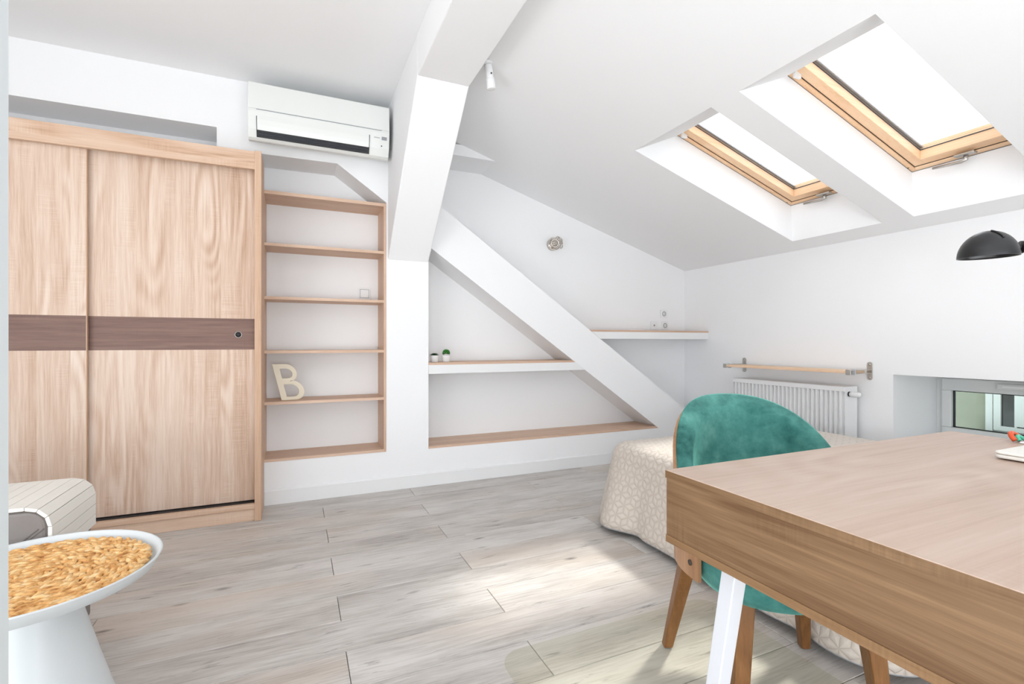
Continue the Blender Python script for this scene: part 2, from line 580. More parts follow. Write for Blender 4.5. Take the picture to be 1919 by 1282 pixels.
# ------------------------------------------------------------------ structure
# floor: slab and planks
slab = MB().box(XL - 0.1, XR, YB - 0.1, YW + 0.02, -0.10, -0.0095).build('floor', M['darkgap'])
struct(slab, 'grey limed wood plank floor', 'floor')
PW, PL = 0.1907, 1.393
def plank_mesh(x0, x1):
    b = MB()
    h = PW / 2 - 0.0009
    x0 += 0.0010; x1 -= 0.0010
    c = 0.0018
    vs = [(x0, -h, -0.009), (x1, -h, -0.009), (x1, h, -0.009), (x0, h, -0.009),
          (x0, -h, -c), (x1, -h, -c), (x1, h, -c), (x0, h, -c),
          (x0 + c, -h + c, 0), (x1 - c, -h + c, 0), (x1 - c, h - c, 0), (x0 + c, h - c, 0)]
    fs = [(0, 3, 2, 1), (0, 1, 5, 4), (1, 2, 6, 5), (2, 3, 7, 6), (3, 0, 4, 7),
          (4, 5, 9, 8), (5, 6, 10, 9), (6, 7, 11, 10), (7, 4, 8, 11), (8, 9, 10, 11)]
    b.add(vs, fs)
    me = b.mesh('plank'); me.materials.append(M['plank'])
    return me
plank_cache = {}
row = -22
while True:
    yc = 1.686 + PW * (row + 0.5)
    row += 1
    if yc - PW / 2 < YB: continue
    if yc + PW / 2 > YW + 0.01: break
    j0 = 0.722 if (row - 1) % 2 == 0 else 0.150
    x = j0 - 4 * PL
    while x < XR:
        a, b_ = max(x, XL), min(x + PL, XR - 0.001)
        if b_ - a > 0.03:
            key = (round(a - x, 3), round(b_ - x, 3))
            if key not in plank_cache:
                plank_cache[key] = plank_mesh(a - x - PL / 2, b_ - x - PL / 2)
            o = link('plank', plank_cache[key])
            o.location = (x + PL / 2, yc, 0)
            attach_local(o, slab)
        x += PL

# long wall with bookcase niche, recess over the wardrobe, low niche and diagonal brace
w = MB()
T = YN
ZT = ZC + 0.02
w.prism([(XL, 0), (-0.201, 0), (-0.201, 2.08), (XL, 2.08)], 'Y', YW, T)            # behind the wardrobe
w.prism([(-0.44, 2.08), (-0.201, 2.08), (-0.201, 2.323), (-0.44, 2.323)], 'Y', YW, T)
w.prism([(XL, 2.323), (-0.201, 2.323), (-0.201, ZT), (XL, ZT)], 'Y', YW, T)
w.prism([(-0.201, 0), (0.566, 0), (0.566, 0.269), (-0.201, 0.269)], 'Y', YW, T)
w.prism([(-0.201, 2.20), (0.247, 2.206), (0.566, 1.985), (0.566, ZT), (-0.201, ZT)], 'Y', YW, T)
w.prism([(0.566, 0), (BX1, 0), (BX1, ZT), (0.566, ZT)], 'Y', YW, T)                 # plain pier
w.box(XL, BX1, T, T + 0.1, 0, ZT)                                                  # niche backs
w.prism([(BX1, 0), (XR + 0.3, 0), (XR + 0.3, 0.262), (BX1, 0.262)], 'Y', YW, Y2)    # low wall
w.prism([(BX1, xlow(0) and 1.696 + 0.697 * (0.881 - BX1)), (xlow(0.262), 0.262), (xup(0.262), 0.262),
         (BX1, 0.385 + 0.694 * (3.284 - BX1))], 'Y', YW, Y2)                        # diagonal brace
w.box(BX1, XR + 0.3, Y2, Y2 + 0.1, 0, zs(BX1) + 0.02)                              # recessed wall
wall_back = struct(w.build('wall_back', M['wall']), 'long white wall with niches and a diagonal brace', 'wall')

# leaning strut, beam and stub of a tie beam: roof carpentry boxed in plaster
w = MB()
w.prism([(YW, 1.592), (2.51, ZB), (2.51, zs(BX0) + 0.03), (YW, zs(BX0) + 0.03)], 'X', BX0, BX1)
struct(w.build('trim_1', M['wall'], bevel=0.006), 'white plastered strut leaning out of the long wall', 'strut')
w = MB().box(BX0, BX1, YB, 2.512, ZB, zs(BX0) + 0.03)
struct(w.build('trim_2', M['wall'], bevel=0.006), 'white plastered beam running under the ceiling', 'beam')
w = MB().box(BX1 - 0.002, 1.8, YW - 0.005, Y2, 2.39, 2.47)
struct(w.build('trim_3', M['wall']), 'stub of a white boxed beam beside the strut', 'beam')

# baseboard
w = MB().prism([(YW, 0.001), (YW - 0.013, 0.001), (YW - 0.013, 0.088), (YW - 0.009, 0.095), (YW, 0.095)], 'X', -0.183, XR)
struct(w.build('baseboard_back', M['white']), 'white baseboard along the long wall', 'baseboard')

# eaves wall with the low window opening
WY0, WY1, WZ0, WZ1 = 0.92, 1.861, 0.36, 0.813
XO = 4.12
w = MB()
w.box(XR, XO, YB, WY0, 0, zs(XR) + 0.28).box(XR, XO, WY1, Y2, 0, zs(XR) + 0.28)
w.box(XR, XO, WY0, WY1, 0, WZ0).box(XR, XO, WY0, WY1, WZ1, zs(XR) + 0.28)
struct(w.build('wall_right', M['wall']), 'low white wall under the roof slope', 'wall')

# side wall with its low window opening, and the wall behind the camera
w = MB()
w.box(XL - 0.12, XL, YB, Y2 + 0.1, 0, 0.12).box(XL - 0.12, XL, YB, Y2 + 0.1, 1.62, ZT)
w.box(XL - 0.12, XL, YB, -1.47, 0.12, 1.62).box(XL - 0.12, XL, 1.2, Y2 + 0.1, 0.12, 1.62)
struct(w.build('wall_left', M['wall']), 'white side wall with a low wide window opening', 'wall')
w = MB()
w.box(XL, XR, YB - 0.15, YB, 0, 0.12).box(XL, XR, YB - 0.15, YB, 1.62, ZT)
w.box(XL, -1.5, YB - 0.15, YB, 0.12, 1.62).box(1.8, XR, YB - 0.15, YB, 0.12, 1.62)
struct(w.build('wall_front', M['wall']), 'white wall with a low wide window behind the camera', 'wall')

# ceilings
struct(MB().box(XL - 0.12, XS, YB - 0.15, Y2 + 0.1, ZC, ZC + 0.1).build('ceiling', M['ceiling']), 'flat white ceiling over the wardrobe', 'ceiling')
SKY = [(1.075, 1.672), (1.842, 2.448)]
OX0, OX1 = 1.93, 3.38            # opening in the sloping ceiling
FX0, FX1 = 2.27, 3.36            # where the roof window frame sits
FOFF = 0.255
FR0 = 2.175                      # upper edge of the window frame, tucked behind the shaft lining
w = MB()
ys = [YB - 0.15, SKY[0][0], SKY[0][1], SKY[1][0], SKY[1][1], Y2 + 0.1]
for xs, off in (([XS, OX0, OX1, XR + 0.02], 0.0), ([XS, FX0, FX1, XO + 0.1], FOFF)):
    for i in range(3):
        for j in range(5):
            if i == 1 and j in (1, 3):
                continue
            x0, x1, y0, y1 = xs[i], xs[i + 1], ys[j], ys[j + 1]
            w.add([(x0, y0, zs(x0, off)), (x1, y0, zs(x1, off)), (x1, y1, zs(x1, off)), (x0, y1, zs(x0, off))], [(0, 1, 2, 3)])
for y0, y1 in SKY:
    lo = [(OX0, y0, zs(OX0)), (OX1, y0, zs(OX1)), (OX1, y1, zs(OX1)), (OX0, y1, zs(OX0))]
    hi = [(FX0, y0, zs(FX0, FOFF)), (FX1, y0, zs(FX1, FOFF)), (FX1, y1, zs(FX1, FOFF)), (FX0, y1, zs(FX0, FOFF))]
    for i in range(4):
        j = (i + 1) % 4
        w.add([lo[i], lo[j], hi[j], hi[i]], [(0, 1, 2, 3)])
me = w.mesh('ceiling_slope')
me.materials.append(M['wall'])
o = link('ceiling_slope', me)
struct(o, 'sloping white ceiling with two deep roof window shafts', 'ceiling')
# outer roof skin on top
w = MB()
for i in range(3):
    for j in range(5):
        if i == 1 and j in (1, 3):
            continue
        xs = [XS - 0.1, FR0, FX1, XO + 0.3]
        x0, x1, y0, y1 = xs[i], xs[i + 1], ys[j], ys[j + 1]
        a = FOFF + 0.004
        b_ = FOFF + 0.05
        w.add([(x0, y0, zs(x0, a)), (x1, y0, zs(x1, a)), (x1, y1, zs(x1, a)), (x0, y1, zs(x0, a)),
               (x0, y0, zs(x0, b_)), (x1, y0, zs(x1, b_)), (x1, y1, zs(x1, b_)), (x0, y1, zs(x0, b_))],
              [(0, 3, 2, 1), (4, 5, 6, 7), (0, 1, 5, 4), (1, 2, 6, 5), (2, 3, 7, 6), (3, 0, 4, 7)])
struct(w.build('roof', M['plasterboard']), 'outer roof covering above the slope', 'roof')

# roof windows ---------------------------------------------------------------
def slope_box(b, x0, x1, y0, y1, o0, o1):
    vs = []
    for o_ in (o0, o1):
        for x, y in ((x0, y0), (x1, y0), (x1, y1), (x0, y1)):
            vs.append((x, y, zs(x, o_)))
    b.add(vs, [(0, 3, 2, 1), (4, 5, 6, 7), (0, 1, 5, 4), (1, 2, 6, 5), (2, 3, 7, 6), (3, 0, 4, 7)])
    return b

def roof_window(idx, y0, y1, label):
    root = empty('window_%d' % idx, (FX1, (y0 + y1) / 2, zs(FX1, FOFF)))
    struct(root, label, 'roof window')
    FW, SW = 0.026, 0.052
    # fixed frame: four bars
    for nm, (a, b, c, d), mt in (('frame_bar', (FR0, FX1, y1 - FW, y1), M['pine']), ('frame_bar', (FR0, FX1, y0, y0 + FW), M['pine']),
                                 ('frame_bar', (FR0, FR0 + FW, y0 + FW, y1 - FW), M['pine_y']), ('frame_bar', (FX1 - FW, FX1, y0 + FW, y1 - FW), M['pine_y'])):
        slope_box(MB(), a, b, c, d, FOFF + 0.003, FOFF + 0.10).build(nm, mt, root, bevel=0.002)
    # sash, set a little higher with a dark joint
    a0, a1, c0, c1 = FR0 + FW + 0.003, FX1 - FW - 0.003, y0 + FW + 0.003, y1 - FW - 0.003
    sash = MB()
    g = MB()
    for (a, b, c, d) in ((FR0 + FW, FX1 - FW, c1 - 0.0005, y1 - FW), (FR0 + FW, FX1 - FW, y0 + FW, c0 + 0.0005), (FR0 + FW, a0, c0, c1), (a1, FX1 - FW, c0, c1)):
        slope_box(g, a, b, c, d, FOFF + 0.010, FOFF + 0.09)
    g.build('joint', M['darkgap'], root)
    first = None
    for (a, b, c, d), mt in (((a0, a1, c1 - SW, c1), M['pine']), ((a0, a1, c0, c0 + SW), M['pine']),
                             ((a0, a0 + SW, c0 + SW, c1 - SW), M['pine_y']), ((a1 - SW, a1, c0 + SW, c1 - SW), M['pine_y'])):
        s_ = slope_box(MB(), a, b, c, d, FOFF + 0.012, FOFF + 0.095).build('sash_bar', mt, root, bevel=0.002)
    g0, g1, h0, h1 = a0 + SW, a1 - SW, c0 + SW, c1 - SW
    gk = MB(); sp = MB()
    for (a, b, c, d) in ((g0, g1, h1 - 0.003, h1), (g0, g1, h0, h0 + 0.003), (g0, g0 + 0.003, h0, h1), (g1 - 0.003, g1, h0, h1)):
        slope_box(gk, a, b, c, d, FOFF + 0.063, FOFF + 0.067)
    for (a, b, c, d) in ((g0, g1, h1 - 0.016, h1), (g0, g1, h0, h0 + 0.016), (g0, g0 + 0.016, h0, h1)):
        slope_box(sp, a, b, c, d, FOFF + 0.075, FOFF + 0.083)
    gk.build('gasket', M['gasket'], root)
    sp.build('spacer', M['lightgasket'], root)
    slope_box(MB(), g0, g1, h0, h1, FOFF + 0.068, FOFF + 0.073).build('pane', M['glass'], root)
    # screw cap at the lower far corner
    MB().tube([(FX1 - 0.05, y1 - 0.006, zs(FX1 - 0.05, FOFF + 0.003)), (FX1 - 0.05, y1 - 0.006, zs(FX1 - 0.05, FOFF + 0.0005))], 0.004, 8).build('screw_cap', M['darkgap'], root)
    # lever handle on the lower bar
    yc = (y0 + y1) / 2 + 0.03
    hx = FX1 - FW - 0.006
    hz = zs(hx, FOFF)
    hd = empty('handle', (hx, yc, hz)); attach(hd, root)
    MB().box(hx - 0.026, hx + 0.016, yc - 0.045, yc + 0.045, hz - 0.008, hz + 0.004).build('rosette', M['steel'], hd, bevel=0.004)
    MB().tube([(hx, yc, hz - 0.004), (hx, yc, hz - 0.03), (hx, yc + 0.02, hz - 0.036), (hx, yc + 0.15, hz - 0.03)],
              [0.011, 0.011, 0.009, 0.007], 10).build('lever', M['steel'], hd)
    # hinge lug near the top far corner
    MB().box(FX0 + 0.005, FX0 + 0.05, y1 - FW - 0.014, y1 - FW + 0.001, zs(FX0 + 0.05, FOFF - 0.008), zs(FX0 + 0.05, FOFF + 0.03)).build('hinge', M['white'], root, bevel=0.003)
    return root

roof_window(1, *SKY[0], 'larger-looking pine roof window nearest the black lamp')
roof_window(2, *SKY[1], 'smaller-looking pine roof window nearest the long wall')
for y0, y1 in SKY:
    xm = (FX0 + FX1) / 2
    p = add_light('sky_portal', 'AREA', (xm, (y0 + y1) / 2, zs(xm, FOFF + 0.11)), (0, math.atan(SL), 0), shape='RECTANGLE',
                  size=1.2, size_y=0.62, energy=1, portal=True)

# low eaves window -----------------------------------------------------------
XW = 4.03
root = empty('window_3', (XW, (WY0 + WY1) / 2, WZ0))
struct(root, 'low white framed window in the eaves wall', 'window')
for (a, b, c, d) in ((WY0, WY1, WZ0, WZ0 + 0.045), (WY0, WY1, WZ1 - 0.03, WZ1), (WY1 - 0.035, WY1, WZ0 + 0.045, WZ1 - 0.03), (WY0, WY0 + 0.035, WZ0 + 0.045, WZ1 - 0.03)):
    MB().box(XW, XW + 0.07, a, b, c, d).build('frame_bar', M['pvc'], root, bevel=0.004)
GY0, GY1, GZ0, GZ1 = WY0 + 0.095, 1.770, 0.452, 0.700
for (a, b, c, d) in ((WY0 + 0.037, WY1 - 0.037, WZ0 + 0.047, GZ0), (WY0 + 0.037, WY1 - 0.037, GZ1, WZ1 - 0.032), (GY1, WY1 - 0.037, GZ0, GZ1), (WY0 + 0.037, GY0, GZ0, GZ1)):
    MB().box(XW - 0.02, XW + 0.05, a, b, c, d).build('sash_bar', M['pvc'], root, bevel=0.006)
g = MB()
for (a, b, c, d) in ((GY0, GY1, GZ0, GZ0 + 0.006), (GY0, GY1, GZ1 - 0.006, GZ1), (GY1 - 0.008, GY1, GZ0, GZ1), (GY0, GY0 + 0.008, GZ0, GZ1)):
    g.box(XW + 0.006, XW + 0.022, a, b, c, d)
g.build('gasket', M['black'], root)
MB().box(XW + 0.012, XW + 0.018, GY0, GY1, GZ0, GZ1).build('pane', M['greenglass'], root)
hd = MB().box(XW - 0.045, XW - 0.02, 1.33, 1.53, 0.728, 0.765).build('handle', M['pvc'], root, bevel=0.006)
MB().box(XW - 0.052, XW - 0.045, 1.36, 1.50, 0.742, 0.752).build('grip', M['white'], hd)

# neighbour building across the courtyard ------------------------------------
XF = 7.0
nb = empty('neighbour_building', (XF, 2.6, -6))
MB().box(XF, XF + 0.3, -3.0, 6.5, -6.0, 2.3).build('wall', M['greenplaster'], nb)
MB().box(XF - 0.8, XF + 0.3, -3.0, 6.5, 2.3, 2.45).build('eaves', M['plasterboard'], nb)  # unseen overhang, added to shade the house wall below
MB().box(XF - 0.05, XF, 2.70, 2.76, -6.0, 2.3).build('downpipe', M['facadewhite'], nb)
MB().box(XF - 0.02, XF, 1.30, 2.76, -0.02, 1.75).build('window_surround', M['facadewhite'], nb)
fr = empty('window', (XF, 2.0, 0.05)); attach(fr, nb)
for (a, b, c, d) in ((1.50, 2.69, 0.07, 0.12), (1.50, 2.69, 1.45, 1.5), (2.63, 2.69, 0.12, 1.45), (2.08, 2.14 + 0.36, 0.12, 0.13), (2.05, 2.11, 0.12, 1.45), (1.50, 1.56, 0.12, 1.45)):
    MB().box(XF - 0.06, XF - 0.02, a, b, c, d).build('frame_bar', M['facadewhite'], fr)
MB().box(XF - 0.06, XF - 0.02, 2.44, 2.52, 0.12, 1.45).build('mullion', M['facadewhite'], fr)
for a, b in ((2.52, 2.63), (2.11, 2.44), (1.56, 2.05)):
    MB().box(XF - 0.035, XF - 0.025, a, b, 0.12, 1.45).build('pane', M['darkpane'], fr)
MB().box(XF - 0.45, XF - 0.021, 0.9, 2.85, -0.10, 0.03).build('ledge', M['slate'], nb, bevel=0.01)
tag(nb, 'pale green house wall with white window seen through the eaves window', 'building')

# door jamb right beside the camera
w = MB().box(-0.62, -0.297, 0.655, 0.735, 0.001, 2.05)
struct(w.build('door_1', M['jamb'], bevel=0.004), 'white door edge at the left border of the picture', 'door')

# ------------------------------------------------------------------ wardrobe
YF = 3.123
wr = empty('sliding_wardrobe', (-1.2, 3.26, 0))
tag(wr, 'light oak sliding-door wardrobe with a dark band across it', 'wardrobe')
WX0, WX1 = -1.79, -0.184
MB().box(WX1 - 0.034, WX1, YF, YW - 0.004, 0.001, 2.117).build('side_panel', M['sonoma_v'], wr, bevel=0.001)
MB().box(WX0, WX0 + 0.034, YF, YW - 0.004, 0.001, 2.117).build('side_panel', M['sonoma_v'], wr, bevel=0.001)
MB().box(WX0 + 0.034, WX1 - 0.034, YF + 0.10, YW - 0.004, 2.085, 2.105).build('top_panel', M['sonoma_h'], wr)
MB().box(WX0 + 0.034, WX1 - 0.034, YF + 0.005, YF + 0.024, 2.045, 2.113).build('cornice_board', M['sonoma_h'], wr, bevel=0.001)
MB().box(WX0 + 0.034, WX1 - 0.034, YF + 0.001, YF + 0.024, 2.010, 2.0445).build('rail_board', M['sonoma_h'], wr, bevel=0.001)
MB().box(WX0 + 0.034, WX1 - 0.034, YF + 0.155, YW - 0.004, 0.03, 2.085).build('back_panel', M['darkgap'], wr)
MB().box(WX0 + 0.034, WX1 - 0.034, YF + 0.002, YW - 0.01, 0.072, 0.098).build('bottom_rail', M['sonoma_h'], wr, bevel=0.001)
MB().box(WX0 + 0.034, WX1 - 0.034, YF + 0.014, YF + 0.032, 0.001, 0.0715).build('plinth', M['sonoma_h'], wr)
MB().box(WX0 + 0.034, WX1 - 0.034, YF + 0.03, YF + 0.11, 0.0985, 0.101).build('track', M['black'], wr)
def sliding_door(x0, x1, y, edge):
    d = empty('door', ((x0 + x1) / 2, y, 0.106)); attach(d, wr)
    za, zb, zc, zd_ = 0.106, 0.980, 1.158, 2.03
    MB().box(x0, x1, y, y + 0.018, za, zb).build('lower_panel', M['sonoma'], d)
    MB().box(x0, x1, y - 0.0005, y + 0.018, zb, zc).build('band', M['walnut'], d)
    MB().box(x0, x1, y, y + 0.018, zc, zd_).build('upper_panel', M['sonoma'], d)
    if edge:
        MB().box(x1, x1 + 0.003, y - 0.001, y + 0.019, za, zd_).build('edge_strip', M['sonoma_v'], d)
    return d
sliding_door(WX0 + 0.036, -0.985, YF + 0.034, True)
rd = sliding_door(-1.02, WX1 - 0.036, YF + 0.066, False)
kb = MB().lathe([(0.0, 0.0), (0.016, 0.0), (0.018, 0.002), (0.018, 0.004), (0.0155, 0.004), (0.0155, 0.0015), (0.0, 0.0015)], seg=32).build('finger_pull', M['steel'], None)
kb.rotation_euler = (PI / 2, 0, 0); kb.location = (-0.305, YF + 0.0652, 1.066); attach(kb, rd)
kb2 = MB().lathe([(0.0, 0.0), (0.0150, 0.0), (0.0150, 0.0028), (0.0, 0.0028)], seg=32).build('pull_cup', M['black'], None)
kb2.rotation_euler = (PI / 2, 0, 0); kb2.location = (-0.305, YF + 0.0652, 1.066); attach(kb2, rd)

# ------------------------------------------------------------------ built-in bookcase
bk = empty('bookcase', (0.18, 3.53, 0.269))
tag(bk, 'built-in oak bookcase of five open shelves between wardrobe and strut', 'bookcase')
E_ = 0.001
MB().box(-0.200, -0.184, YW - 0.004, YN - E_, 0.270, 1.976).build('side_panel', M['shelf_v'], bk)
MB().box(0.549, 0.565, YW - 0.004, YN - E_, 0.270, 1.976).build('side_panel', M['shelf_v'], bk)
MB().box(-0.184, 0.549, YW - 0.004, YN - E_, 0.270, 0.287).build('shelf_board', M['shelf'], bk)
for z in (0.645, 0.970, 1.312, 1.649):
    MB().box(-0.184, 0.549, YW + 0.004, YN - E_, z - 0.018, z).build('shelf_board', M['shelf'], bk)
MB().box(-0.184, 0.549, YW - 0.004, YN - E_, 1.955, 1.976).build('shelf_board', M['shelf'], bk)

def wall_plate(name, x, z, y, label, cat, kind, group=None, size=0.082):
    r = empty(name, (x, y, z - size / 2))
    h = size / 2
    b = MB().prism(rrect(x - h, x + h, z - h, z + h, 0.006, 4), 'Y', y - 0.009, y - 0.0005).build('plate', M['white'], r, bevel=0.002)
    if kind == 'switch':
        MB().prism(rrect(x - 0.029, x + 0.029, z - 0.029, z + 0.029, 0.004, 3), 'Y', y - 0.012, y - 0.009).build('rocker', M['white'], r, bevel=0.001)
        f = MB()
        for a, b_, c, d in ((x - 0.032, x - 0.029, z - 0.032, z + 0.032), (x + 0.029, x + 0.032, z - 0.032, z + 0.032), (x - 0.03, x + 0.03, z - 0.032, z - 0.029), (x - 0.03, x + 0.03, z + 0.029, z + 0.032)):
            f.box(a, b_, y - 0.0096, y - 0.009, c, d)
        f.build('frame_line', M['grey'], r)
    else:
        rad = 0.021 if kind == 'socket' else 0.006
        c = MB().lathe([(0, 0), (rad, 0), (rad, 0.002), (rad + 0.003, 0.002), (rad + 0.003, -0.0005)], seg=28).build('well', M['grey'] if kind != 'socket' else M['print'], None)
        c.rotation_euler = (PI / 2, 0, 0); c.location = (x, y - 0.0092, z); attach(c, r)
        if kind == 'socket':
            d = MB().lathe([(0, 0), (0.0165, 0), (0.0165, 0.0012), (0, 0.0012)], seg=28).build('insert', M['white'], None)
            d.rotation_euler = (PI / 2, 0, 0); d.location = (x, y - 0.0094, z); attach(d, r)
            for s_ in (-1, 1):
                q = MB().tube([(x + s_ * 0.0085, y - 0.0104, z), (x + s_ * 0.0085, y - 0.0112, z)], 0.0028, 8).build('hole', M['black'], r)
    tag(r, label, cat, group)
wall_plate('light_switch', 0.452, 1.375, YN, 'white light switch on the back of the bookcase', 'switch', 'switch')
wall_plate('power_socket', 3.262, 1.299, Y2, 'white power socket highest above the corner shelf', 'socket', 'socket')
wall_plate('power_socket', 3.275, 1.186, Y2, 'white power socket just above the corner shelf, beside the corner', 'socket', 'socket')
wall_plate('aerial_socket', 3.142, 1.186, Y2, 'white aerial socket with a tiny hole, left of the power sockets', 'socket', 'aerial')

# letter B, cut from board, leaning to the left
def letter_b():
    cu = bpy.data.curves.new('letter_b', 'CURVE')
    cu.dimensions = '2D'; cu.fill_mode = 'BOTH'; cu.extrude = 0.008; cu.bevel_depth = 0.0
    Hh, Ww = 0.235, 0.150
    def spline(pts):
        s_ = cu.splines.new('POLY'); s_.points.add(len(pts) - 1); s_.use_cyclic_u = True
        for p, (x, y) in zip(s_.points, pts):
            p.co = (x - 0.24 * y, y, 0, 1)
    def lobe(x0, y0, y1, xw):
        r = (y1 - y0) / 2
        pts = [(x0, y0)]
        for i in range(17):
            a = -PI / 2 + PI * i / 16
            pts.append((xw - r + r * math.cos(a), (y0 + y1) / 2 + r * math.sin(a)))
        pts.append((x0, y1))
        return pts
    outer = [(0, 0)] + lobe(0, 0, 0.128, 0.150)[1:-1] + lobe(0, 0.122, Hh, 0.132)[1:-1] + [(0, Hh)]
    # flat foot cut off the lower bowl
    outer = [(x, max(y, 0.0)) for x, y in outer]
    spline(outer)
    spline(lobe(0.036, 0.020, 0.102, 0.118))
    spline(lobe(0.036, 0.142, 0.206, 0.104))
    o_ = bpy.data.objects.new('tmp', cu); COL.objects.link(o_)
    me_ = bpy.data.meshes.new_from_object(o_.evaluated_get(bpy.context.evaluated_depsgraph_get()))
    bpy.data.objects.remove(o_)
    me_.materials.clear(); me_.materials.append(M['cream'])
    return me_
lb = link('letter_b', letter_b(), bevel=0.001)
lb.location = (-0.088, 3.49, 0.6455); lb.rotation_euler = (PI / 2, 0, math.radians(6))
tag(lb, 'cream wooden letter B standing in the bookcase', 'letter')

# ------------------------------------------------------------------ air conditioner
AX0, AX1 = -0.259, 0.552
ac = empty('air_conditioner', (0.15, YW, 2.19))
tag(ac, 'white wall-mounted air conditioner under the flat ceiling', 'air conditioner')
def rev(a):
    return a[::-1]
body = [(YW - 0.001, 2.54), (3.235, 2.552), (3.205, 2.545), (3.196, 2.53), (3.188, 2.37), (3.190, 2.345),
        (3.206, 2.275), (3.228, 2.232), (3.247, 2.221), (3.275, 2.222), (YW - 0.001, 2.292)]
b = MB().prism(body, 'X', AX0, AX1)
b.build('housing', M['acwhite'], ac, bevel=0.005)
# upper front panel with a fine parting line under it
b = MB().prism([(3.197, 2.543), (3.192, 2.538), (3.1835, 2.386), (3.1885, 2.386)], 'X', AX0 + 0.002, AX1 - 0.002)
b.build('front_panel', M['acwhite'], ac, bevel=0.002)
MB().prism([(3.1872, 2.3855), (3.1865, 2.3855), (3.1868, 2.382), (3.1885, 2.382)], 'X', AX0 + 0.045, AX1 - 0.05).build('parting_line', M['grey'], ac)
# outlet slot with curved flap
SX0, SX1 = AX0 + 0.045, AX1 - 0.125
MB().prism([(3.1865, 2.340), (3.189, 2.345), (3.205, 2.275), (3.226, 2.236), (3.222, 2.233), (3.202, 2.272)], 'X', SX0, SX1).build('outlet_slot', M['black'], ac)
flap = [(3.1835, 2.346), (3.1845, 2.325), (3.190, 2.296), (3.198, 2.268), (3.201, 2.270), (3.193, 2.298), (3.188, 2.325), (3.187, 2.346)]
MB().prism(flap, 'X', SX0 + 0.004, SX1 - 0.004).build('flap', M['acwhite'], ac)
for i in range(2):
    zc = 2.259 - i * 0.012
    MB().prism([(3.2068 + 0.006 * i, zc), (3.2055 + 0.006 * i, zc - 0.002), (3.2075 + 0.006 * i, zc - 0.004), (3.210 + 0.006 * i, zc)], 'X', SX0 + 0.01, SX1 - 0.01).build('louvre', M['gasket'], ac)
MB().prism([(3.1865, 2.345), (3.1890, 2.345), (3.1935, 2.327), (3.191, 2.325)], 'X', AX1 - 0.050, AX1 - 0.018).build('display', M['grey'], ac)
MB().prism([(3.1885, 2.338), (3.1897, 2.338), (3.1905, 2.334), (3.189, 2.334)], 'X', AX1 - 0.098, AX1 - 0.062).build('printed_line', M['print'], ac)
MB().box(AX1 - 0.052, AX1 - 0.047, 3.1985, 3.203, 2.286, 2.293).build('sensor', M['black'], ac)
def text_mesh(s_, size, mat, ext=0.0004):
    cu = bpy.data.curves.new('lettering', 'FONT'); cu.body = s_; cu.size = size; cu.extrude = ext
    cu.align_x = 'CENTER'; cu.align_y = 'CENTER'
    o_ = bpy.data.objects.new('tmp', cu); COL.objects.link(o_)
    me_ = bpy.data.meshes.new_from_object(o_.evaluated_get(bpy.context.evaluated_depsgraph_get()))
    bpy.data.objects.remove(o_)
    me_.materials.clear(); me_.materials.append(mat)
    return me_
lt = link('lettering', text_mesh('Kaisai', 0.026, M['print']))
lt.location = (AX1 - 0.215, 3.2165, 2.2525); lt.rotation_euler = (math.radians(117), 0, 0); attach(lt, ac)

# ------------------------------------------------------------------ shelves in the triangular niche and by the corner
def niche_shelf(name, label, z0, z1, za, left, right, y0):
    r = empty(name, ((left(z0) + right(z0)) / 2, YW, z0)); tag(r, label, 'shelf')
    if za > z0:
        MB().prism([(left(z0), z0), (right(z0), z0), (right(za), za), (left(za), za)], 'Y', y0, Y2 - 0.001).build('fascia', M['white'], r)
    MB().prism([(left(za), za + 0.0002), (right(za), za + 0.0002), (right(z1), z1), (left(z1), z1)], 'Y', y0 - 0.001, Y2 - 0.001).build('wood_top', M['shelf'], r)
    return r
g_ = 0.002
niche_shelf('niche_shelf', 'oak-topped white shelf across the triangular niche, under two plants', 0.797, 0.876, 0.860, lambda z: BX1 + g_, lambda z: xlow(z) - g_, YW)
niche_shelf('niche_board', 'long oak board along the bottom of the triangular niche', 0.2625, 0.280, 0.2625, lambda z: BX1 + g_, lambda z: xlow(z) - g_, YW)
niche_shelf('corner_shelf', 'oak-topped white shelf between the diagonal brace and the eaves wall', 1.052, 1.128, 1.112, lambda z: xup(z) + g_, lambda z: XR - 0.001, YW)

